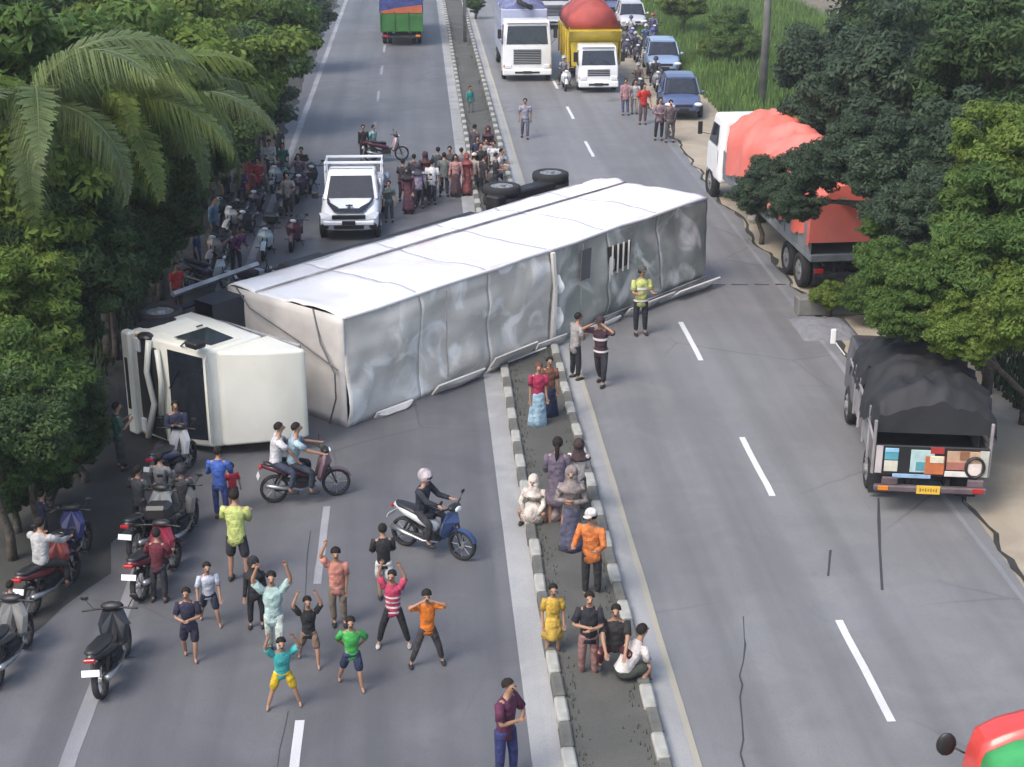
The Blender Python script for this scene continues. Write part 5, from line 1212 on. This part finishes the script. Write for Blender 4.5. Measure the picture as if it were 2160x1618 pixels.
P(745, 1452, 1296, 170, 'boy in a bright green T-shirt and navy shorts running', arms='behind', legs='stride', top=(.06, .42, .09), bot='shorts', botc=(.02, .03, .09), shoes=False, group=GK)
P(832, 1362, 1205, 184, 'girl in a pink and white striped top with black trousers', arms='up', legs='apart', top=(.5, .05, .12), stripes=(.7, .6, .62), bot='pants', botc=(.02, .018, .02), shoes=(.5, .5, .5), group=GK, fem=True, h=1.4)
P(812, 1265, 1108, 2, 'boy in a black vest and white shorts with his back turned', arms='hold', top=(.02, .02, .025), bot='shorts', botc=(.7, .7, .7), group=GK, face=False)
P(903, 1402, 1243, 172, 'girl in an orange T-shirt and dark trousers standing astride', arms='shade', legs='apart', top=(.75, .2, .02), bot='pants', botc=(.045, .04, .045), head='longhair', group=GK, fem=True)
P(445, 1318, 1182, 168, 'teenager in a white T-shirt and navy shorts', arms='swing', legs='stride', top=(.58, .62, .72), bot='shorts', botc=(.02, .025, .05), shoes=False, group=GK)
P(405, 1392, 1238, 172, 'boy in navy shirt and navy shorts beside the white T-shirt', arms='fold', top=(.025, .025, .06), bot='shorts', botc=(.02, .02, .05), shoes=False, group=GK, legs='walk')
P(505, 1225, 1035, 8, 'man in a lime yellow T-shirt seen from behind', arms='hold', top=(.55, .62, .2), bot='shorts', botc=(.03, .03, .035), face=False, group=GK)
P(468, 1095, 945, 10, 'person in a bright blue shirt carrying a child', arms='hold', top=(.06, .14, .5), sleeve='long', bot='pants', botc=(.04, .06, .2), face=False)
P(494, 1075, 965, 350, 'child in a red shirt held beside the blue shirt', h=.95, arms='down', top=(.5, .03, .06), bot='shorts', botc=(.05, .05, .08), face=False)
P(256, 990, 850, 60, 'person in a green shirt in the shade left of the cab', arms='phone', top=(.07, .16, .12), bot='pants', botc=(.08, .09, .08))
P(392, 1120, 985, 10, 'man in a black patterned jacket among the parked motorcycles', arms='hold', top=(.05, .05, .055), sleeve='long', bot='pants', botc=(.03, .03, .03), face=False, head='helmet', headc=(.03, .03, .035))
P(345, 1095, 960, 15, 'man in a grey jacket standing by the left row of motorcycles', arms='hold', top=(.2, .21, .22), sleeve='long', bot='pants', botc=(.03, .03, .03), face=False)
P(380, 985, 845, 170, 'man in a navy jacket close to the overturned windscreen', arms='phone', top=(.035, .04, .09), sleeve='long', bot='pants', botc=(.03, .03, .05))
P(1066, 1648, 1447, 140, 'woman in a maroon top and blue trousers with folded arms', arms='fold', top=(.1, .02, .06), bot='pants', botc=(.03, .04, .16), fem=True, h=1.68)
# median
P(1135, 905, 692, 188, 'woman in a crimson top and pale blue skirt on the median', arms='down', top=(.42, .03, .09), bot='skirt', botc=(.34, .5, .62), fem=True, head='longhair', headc=(.16, .06, .04), group=GM, h=1.6, face=False)
P(1158, 885, 720, 178, 'woman in brown top and navy skirt behind the pale blue skirt', arms='down', top=(.2, .08, .05), bot='skirt', botc=(.02, .03, .08), fem=True, group=GM, h=1.5)
P(1174, 1112, 902, 5, 'woman in a mauve tunic with long dark hair seen from behind', arms='hold', top=(.15, .12, .17), sleeve='long', bot='tunic', botc=(.14, .11, .15), fem=True, head='longhair', group=GM, face=False)
P(1218, 1085, 930, 8, 'woman in a dark brown headscarf and white blouse', arms='hold', top=(.72, .64, .6), sleeve='long', bot='pants', botc=(.1, .09, .09), fem=True, head='hijab', headc=(.06, .035, .035), group=GM, face=False)
P(1203, 1168, 985, 182, 'woman in a long grey brown robe and slate skirt', arms='fold', top=(.28, .24, .23), sleeve='long', bot='skirt', botc=(.1, .1, .16), fem=True, head='hijab', headc=(.26, .22, .21), group=GM)
P(1130, 1100, 1008, 200, 'woman in a cream robe crouching on the left kerb', arms='knees', legs='squat', top=(.68, .62, .54), sleeve='long', bot='skirt', botc=(.62, .56, .5), fem=True, head='hijab', headc=(.7, .62, .56), lean=15, h=1.6, group=GM)
P(1160, 1095, 1020, 170, 'smaller person in dusty pink crouching beside the cream robe', arms='knees', legs='squat', top=(.5, .38, .36), sleeve='long', bot='skirt', botc=(.42, .32, .32), fem=True, lean=15, h=1.35, group=GM)
P(1246, 1262, 1072, 200, 'man in an orange vest and white cap standing on the right kerb', arms='hold', top=(.66, .2, .05), bot='pants', botc=(.025, .025, .03), head='cap', headc=(.75, .72, .7), group=GM, sleeve='long', h=1.72)
P(1165, 1385, 1242, 180, 'small girl in a long yellow dress on the median', arms='down', top=(.62, .4, .06), bot='tunic', botc=(.6, .4, .07), fem=True, h=1.3, group=GM, shoes=False)
P(1240, 1432, 1252, 178, 'woman in a black top and dark pink trousers on the median', arms='fold', top=(.02, .022, .03), bot='pants', botc=(.3, .16, .15), fem=True, h=1.55, group=GM)
P(1296, 1425, 1298, 190, 'boy in black clothes behind the crouching man', arms='knees', legs='squat', top=(.025, .025, .03), bot='pants', botc=(.1, .02, .03), h=1.6, lean=5, group=GM, seat=.45)
P(1312, 1448, 1355, 55, 'crouching man in a white shirt with a dark print on the kerb', arms='knees', legs='squat', top=(.75, .7, .68), bot='shorts', botc=(.04, .05, .04), h=1.68, lean=38, group=GM)
# officers
P(1212, 800, 652, 60, 'officer in a light grey shirt and black trousers in profile', arms='fold', top=(.36, .34, .34), bot='pants', botc=(.02, .02, .022), group=GP, h=1.68)
def bands(root, U, s, Q, sh, el, pel):
    for z, hh in ((.0, .025), (.3, .03)):
        b = MB(); b.loft([[U((rr_ * .182 * math.cos(a), rr_ * .147 * math.sin(a), z + dz)) * s for a in [2 * math.pi * i / 16 for i in range(16)]] for dz, rr_ in ((-hh, 1), (hh, 1))], cap=False); b.obj('reflective_band', mat('reflective', (.75, .7, .7), .3), root, smooth=True)
P(1266, 812, 664, 210, 'officer in a dark maroon vest with white bands and raised arms', arms='shade', legs='walk', top=(.07, .03, .045), bot='pants', botc=(.025, .022, .035), head='cap', headc=(.06, .03, .04), group=GP, extra=bands)
P(1350, 706, 545, 176, 'officer in a yellow high visibility vest and black trousers', arms='hold', top=(.55, .6, .2), bot='pants', botc=(.02, .022, .03), head='cap', headc=(.1, .1, .09), group=GP, extra=bands)
# behind the truck
P(768, 338, 263, 175, 'person in black standing behind the pickup', top=(.03, .03, .04), sleeve='long', botc=(.02, .02, .03), group=GB)
P(787, 336, 264, 120, 'person in an aqua shirt standing behind the pickup', top=(.3, .55, .55), botc=(.2, .24, .28), group=GB)
P(808, 440, 362, 190, 'person in pale blue squeezed beside the pickup door', top=(.4, .45, .55), botc=(.05, .06, .1), group=GB, h=1.6)
P(822, 468, 408, 178, 'person in dim green beside the front of the pickup', top=(.08, .15, .14), botc=(.06, .08, .08), group=GB, h=1.4)
P(862, 450, 340, 200, 'woman in a maroon robe with a black headscarf', top=(.14, .05, .08), sleeve='long', bot='skirt', botc=(.13, .05, .08), head='hijab', headc=(.02, .02, .03), fem=True, group=GB, h=1.6)
P(884, 440, 350, 10, 'person in lilac behind the maroon robe', top=(.4, .36, .48), sleeve='long', botc=(.05, .05, .08), head='hijab', headc=(.06, .06, .08), fem=True, group=GB, h=1.6, face=False)
P(912, 432, 352, 8, 'man in a bright white shirt with his back to the camera', top=(.78, .79, .82), botc=(.04, .045, .06), group=GB, face=False, h=1.6)
P(938, 415, 322, 5, 'man in an olive grey shirt behind the white shirt', top=(.16, .18, .17), botc=(.04, .04, .04), group=GB, face=False)
P(962, 415, 340, 178, 'woman in a pale pink blouse beside the red robe', top=(.55, .3, .29), sleeve='long', bot='skirt', botc=(.1, .05, .06), fem=True, group=GB, h=1.55)
P(985, 412, 342, 172, 'woman in a red robe in the middle of the onlookers', top=(.36, .08, .08), sleeve='long', bot='skirt', botc=(.3, .09, .09), fem=True, head='hijab', headc=(.3, .07, .07), group=GB, h=1.5)
P(1000, 402, 325, 15, 'man in a beige jacket right of the red robe', top=(.4, .34, .31), sleeve='long', botc=(.1, .09, .09), head='cap', headc=(.75, .72, .7), group=GB, face=False)
P(1014, 398, 300, 170, 'man in dark clothes at the median end', top=(.04, .04, .045), sleeve='long', botc=(.02, .02, .025), group=GB)
P(1026, 375, 292, 185, 'man in a grey speckled shirt on the median', top=(.35, .34, .36), botc=(.04, .04, .05), group=GB)
P(1042, 385, 296, 200, 'man in a white shirt and black trousers on the median', top=(.72, .73, .78), botc=(.03, .03, .04), group=GB)
P(1054, 402, 338, 120, 'man in a white shirt with dark hair by the overturned wheels', top=(.6, .6, .64), botc=(.03, .03, .05), group=GB, h=1.55, arms='hold')
P(1020, 415, 335, 60, 'onlooker in black with a pale bag by the overturned wheels', top=(.03, .03, .035), botc=(.02, .02, .03), group=GB, h=1.55)
P(992, 242, 182, 160, 'person in a teal shirt standing on the median', top=(.04, .27, .26), sleeve='long', botc=(.2, .22, .22), group=GB)
P(1108, 292, 205, 185, 'lone person in lavender grey standing in the empty right lane', top=(.36, .36, .45), botc=(.12, .13, .18), legs='walk')
P(1318, 243, 165, 182, 'woman in a pink blouse at the front of the jam', top=(.45, .25, .28), sleeve='long', botc=(.12, .11, .2), fem=True, group='people by the front of the jam')
P(1338, 240, 168, 178, 'person in a white shirt and beige trousers at the front of the jam', top=(.6, .58, .56), botc=(.4, .34, .28), group='people by the front of the jam', h=1.55)
P(1356, 262, 175, 176, 'person in a bright red shirt at the front of the jam', top=(.62, .03, .025), botc=(.12, .08, .08), group='people by the front of the jam')
P(1390, 296, 205, 184, 'person in a patterned mauve shirt and black trousers by the white line', top=(.28, .2, .24), sleeve='long', botc=(.015, .015, .02), group='people by the front of the jam', arms='fold')
P(1412, 300, 210, 176, 'person in a dark brown shirt beside the mauve shirt', top=(.13, .1, .11), sleeve='long', botc=(.1, .09, .1), group='people by the front of the jam')
DK = [(.03, .03, .04), (.06, .055, .07), (.12, .05, .06), (.05, .07, .09), (.1, .09, .1), (.22, .2, .22), (.03, .04, .09), (.09, .04, .07)]
for n_, (fx_, fy_, hd_, lab) in enumerate(((850, 425, 20, 'onlooker in a near black jacket left of the maroon robe'), (875, 415, 350, 'onlooker in a dark violet jacket behind the lilac one'), (898, 412, 10, 'onlooker in a wine red jacket behind the white shirt'),
        (925, 402, 5, 'onlooker in slate blue behind the olive shirt'), (950, 400, 175, 'onlooker in dusty grey between the olive shirt and the pink blouse'), (974, 398, 15, 'onlooker in a light grey shirt behind the red robe'), (1008, 372, 180, 'onlooker in a navy shirt on the left kerb of the median'), (1030, 350, 190, 'onlooker in plum at the back of the median group'),
        (1046, 415, 100, 'onlooker in black crouched near the upturned wheels'), (1000, 350, 30, 'onlooker in dark violet at the back left of the median group'))):
    P(fx_, fy_, fy_ - 85, hd_, lab, h=1.5 + .03 * (n_ % 5), top=DK[n_ % 8], sleeve='long' if n_ % 2 else 'short', botc=(.03, .03, .04), head='hijab' if n_ in (2, 7) else 'hair', headc=(.08, .03, .04) if n_ in (2, 7) else None, group=GB, face=False, arms='hold' if n_ % 3 else 'down')
M(892, 428, 205, 'black motorcycle hemmed in by the onlookers', c=(.03, .03, .035)); M(1028, 402, 150, 'dark motorcycle at the end of the median behind the truck', c=(.05, .05, .06), c2=(.4, .4, .42))
GL = 'people among the motorcycles on the left verge'
for n_, (fx_, fy_, hd_, lab) in enumerate(((480, 445, 120, 'man in a black shirt at the tree edge beside the white scooter'), (512, 440, 190, 'man in dark violet between the white scooters'), (548, 425, 175, 'man in wine red behind the white fronted scooter'), (455, 520, 110, 'man in slate blue near the brown scooter'),
        (610, 455, 185, 'man in dusty grey left of the red scooter'), (572, 380, 160, 'man in a light grey shirt near the teal motorcycle'), (420, 590, 100, 'man in navy beside the trailer rails'), (500, 580, 140, 'man in plum bending near the lying motorcycle'), (640, 395, 185, 'man in black behind the rider left of the pickup'), (540, 380, 150, 'man in dark violet behind the batik dress'))):
    P(fx_, fy_, fy_ - 85, hd_, lab, h=1.5 + .04 * (n_ % 4), top=[(.03, .03, .04), (.1, .07, .16), (.4, .05, .06), (.12, .2, .28), (.28, .26, .27), (.6, .6, .6), (.03, .05, .14), (.2, .06, .16), (.03, .03, .03), (.14, .1, .2)][n_], sleeve='long' if n_ % 2 else 'short', botc=(.04, .04, .05), group=GL, arms='hold' if n_ % 3 else 'down', head='cap' if n_ == 0 else 'hair', headc=(.6, .58, .56) if n_ == 0 else None, lean=25 if n_ == 7 else 0)
for px, py, hd_, lab, c_ in ((520, 500, 190, 'charcoal motorcycle left of the white fronted scooter', (.05, .05, .06)), (540, 455, 186, 'purple black motorcycle in the second row on the left', (.08, .06, .1)), (598, 445, 183, 'grey blue motorcycle behind the red scooter', (.12, .14, .18)), (475, 470, 195, 'dark green motorcycle at the tree edge', (.03, .06, .05)), (655, 400, 178, 'black motorcycle next to the pickup mirror', (.03, .03, .03))):
    M(px, py, hd_, lab, c=c_)
P(300, 1125, 985, 20, 'man in a dark grey shirt behind the left row of motorcycles', top=(.06, .065, .07), botc=(.03, .03, .035), face=False, arms='hold')
P(340, 1270, 1120, 15, 'man in a dark crimson shirt standing over the crimson motorcycle', top=(.14, .02, .035), botc=(.03, .03, .035), face=False, arms='hold')
P(95, 1150, 1040, 40, 'shadowy man in dark blue between the motorcycles on the left verge', top=(.03, .035, .07), botc=(.03, .03, .035), face=False, arms='hold')
P(528, 335, 283, 12, 'child in a yellow shirt sitting above the red batik skirt', top=(.6, .62, .1), botc=(.4, .38, .2), face=False, h=1.15)
P(529, 410, 330, 175, 'woman in a rust red batik dress at the tree edge', top=(.3, .08, .07), sleeve='long', bot='skirt', botc=(.28, .08, .07), fem=True)
P(553, 330, 240, 170, 'man in dark olive by the leaning trunk', top=(.06, .07, .05), sleeve='long', botc=(.05, .05, .06))
P(590, 345, 265, 182, 'man in a charcoal shirt left of the empty lane', top=(.07, .07, .09), botc=(.05, .05, .07))
P(600, 385, 300, 185, 'woman in a green top and aqua trousers beside the teal motorcycle', top=(.03, .16, .13), botc=(.2, .48, .42), fem=True)
P(378, 662, 598, 150, 'person in a bright red shirt in the bushes beyond the cab', top=(.62, .05, .04), botc=(.1, .05, .05), h=1.45)
P(35, 1345, 1230, 20, 'shadowy person in grey beside the scooter at the left edge', top=(.1, .1, .1), botc=(.03, .03, .03), face=False)
flush()

# ------------------------------------------------------------------ thin humid haze
hz = MB().box((0, 500, 6.05), (1420, 1640, 14.3)); hm = bpy.data.materials.new('haze'); hm.use_nodes = True; t = hm.node_tree
t.nodes.remove(t.nodes['Principled BSDF']); pv = t.nodes.new('ShaderNodeVolumePrincipled'); pv.inputs['Color'].default_value = (.85, .9, 1, 1); pv.inputs['Density'].default_value = .0005
t.links.new(pv.outputs[0], t.nodes['Material Output'].inputs['Volume'])
ho = hz.obj('haze', hm); tag(ho, 'thin pale haze in the air over the road', kind='stuff')
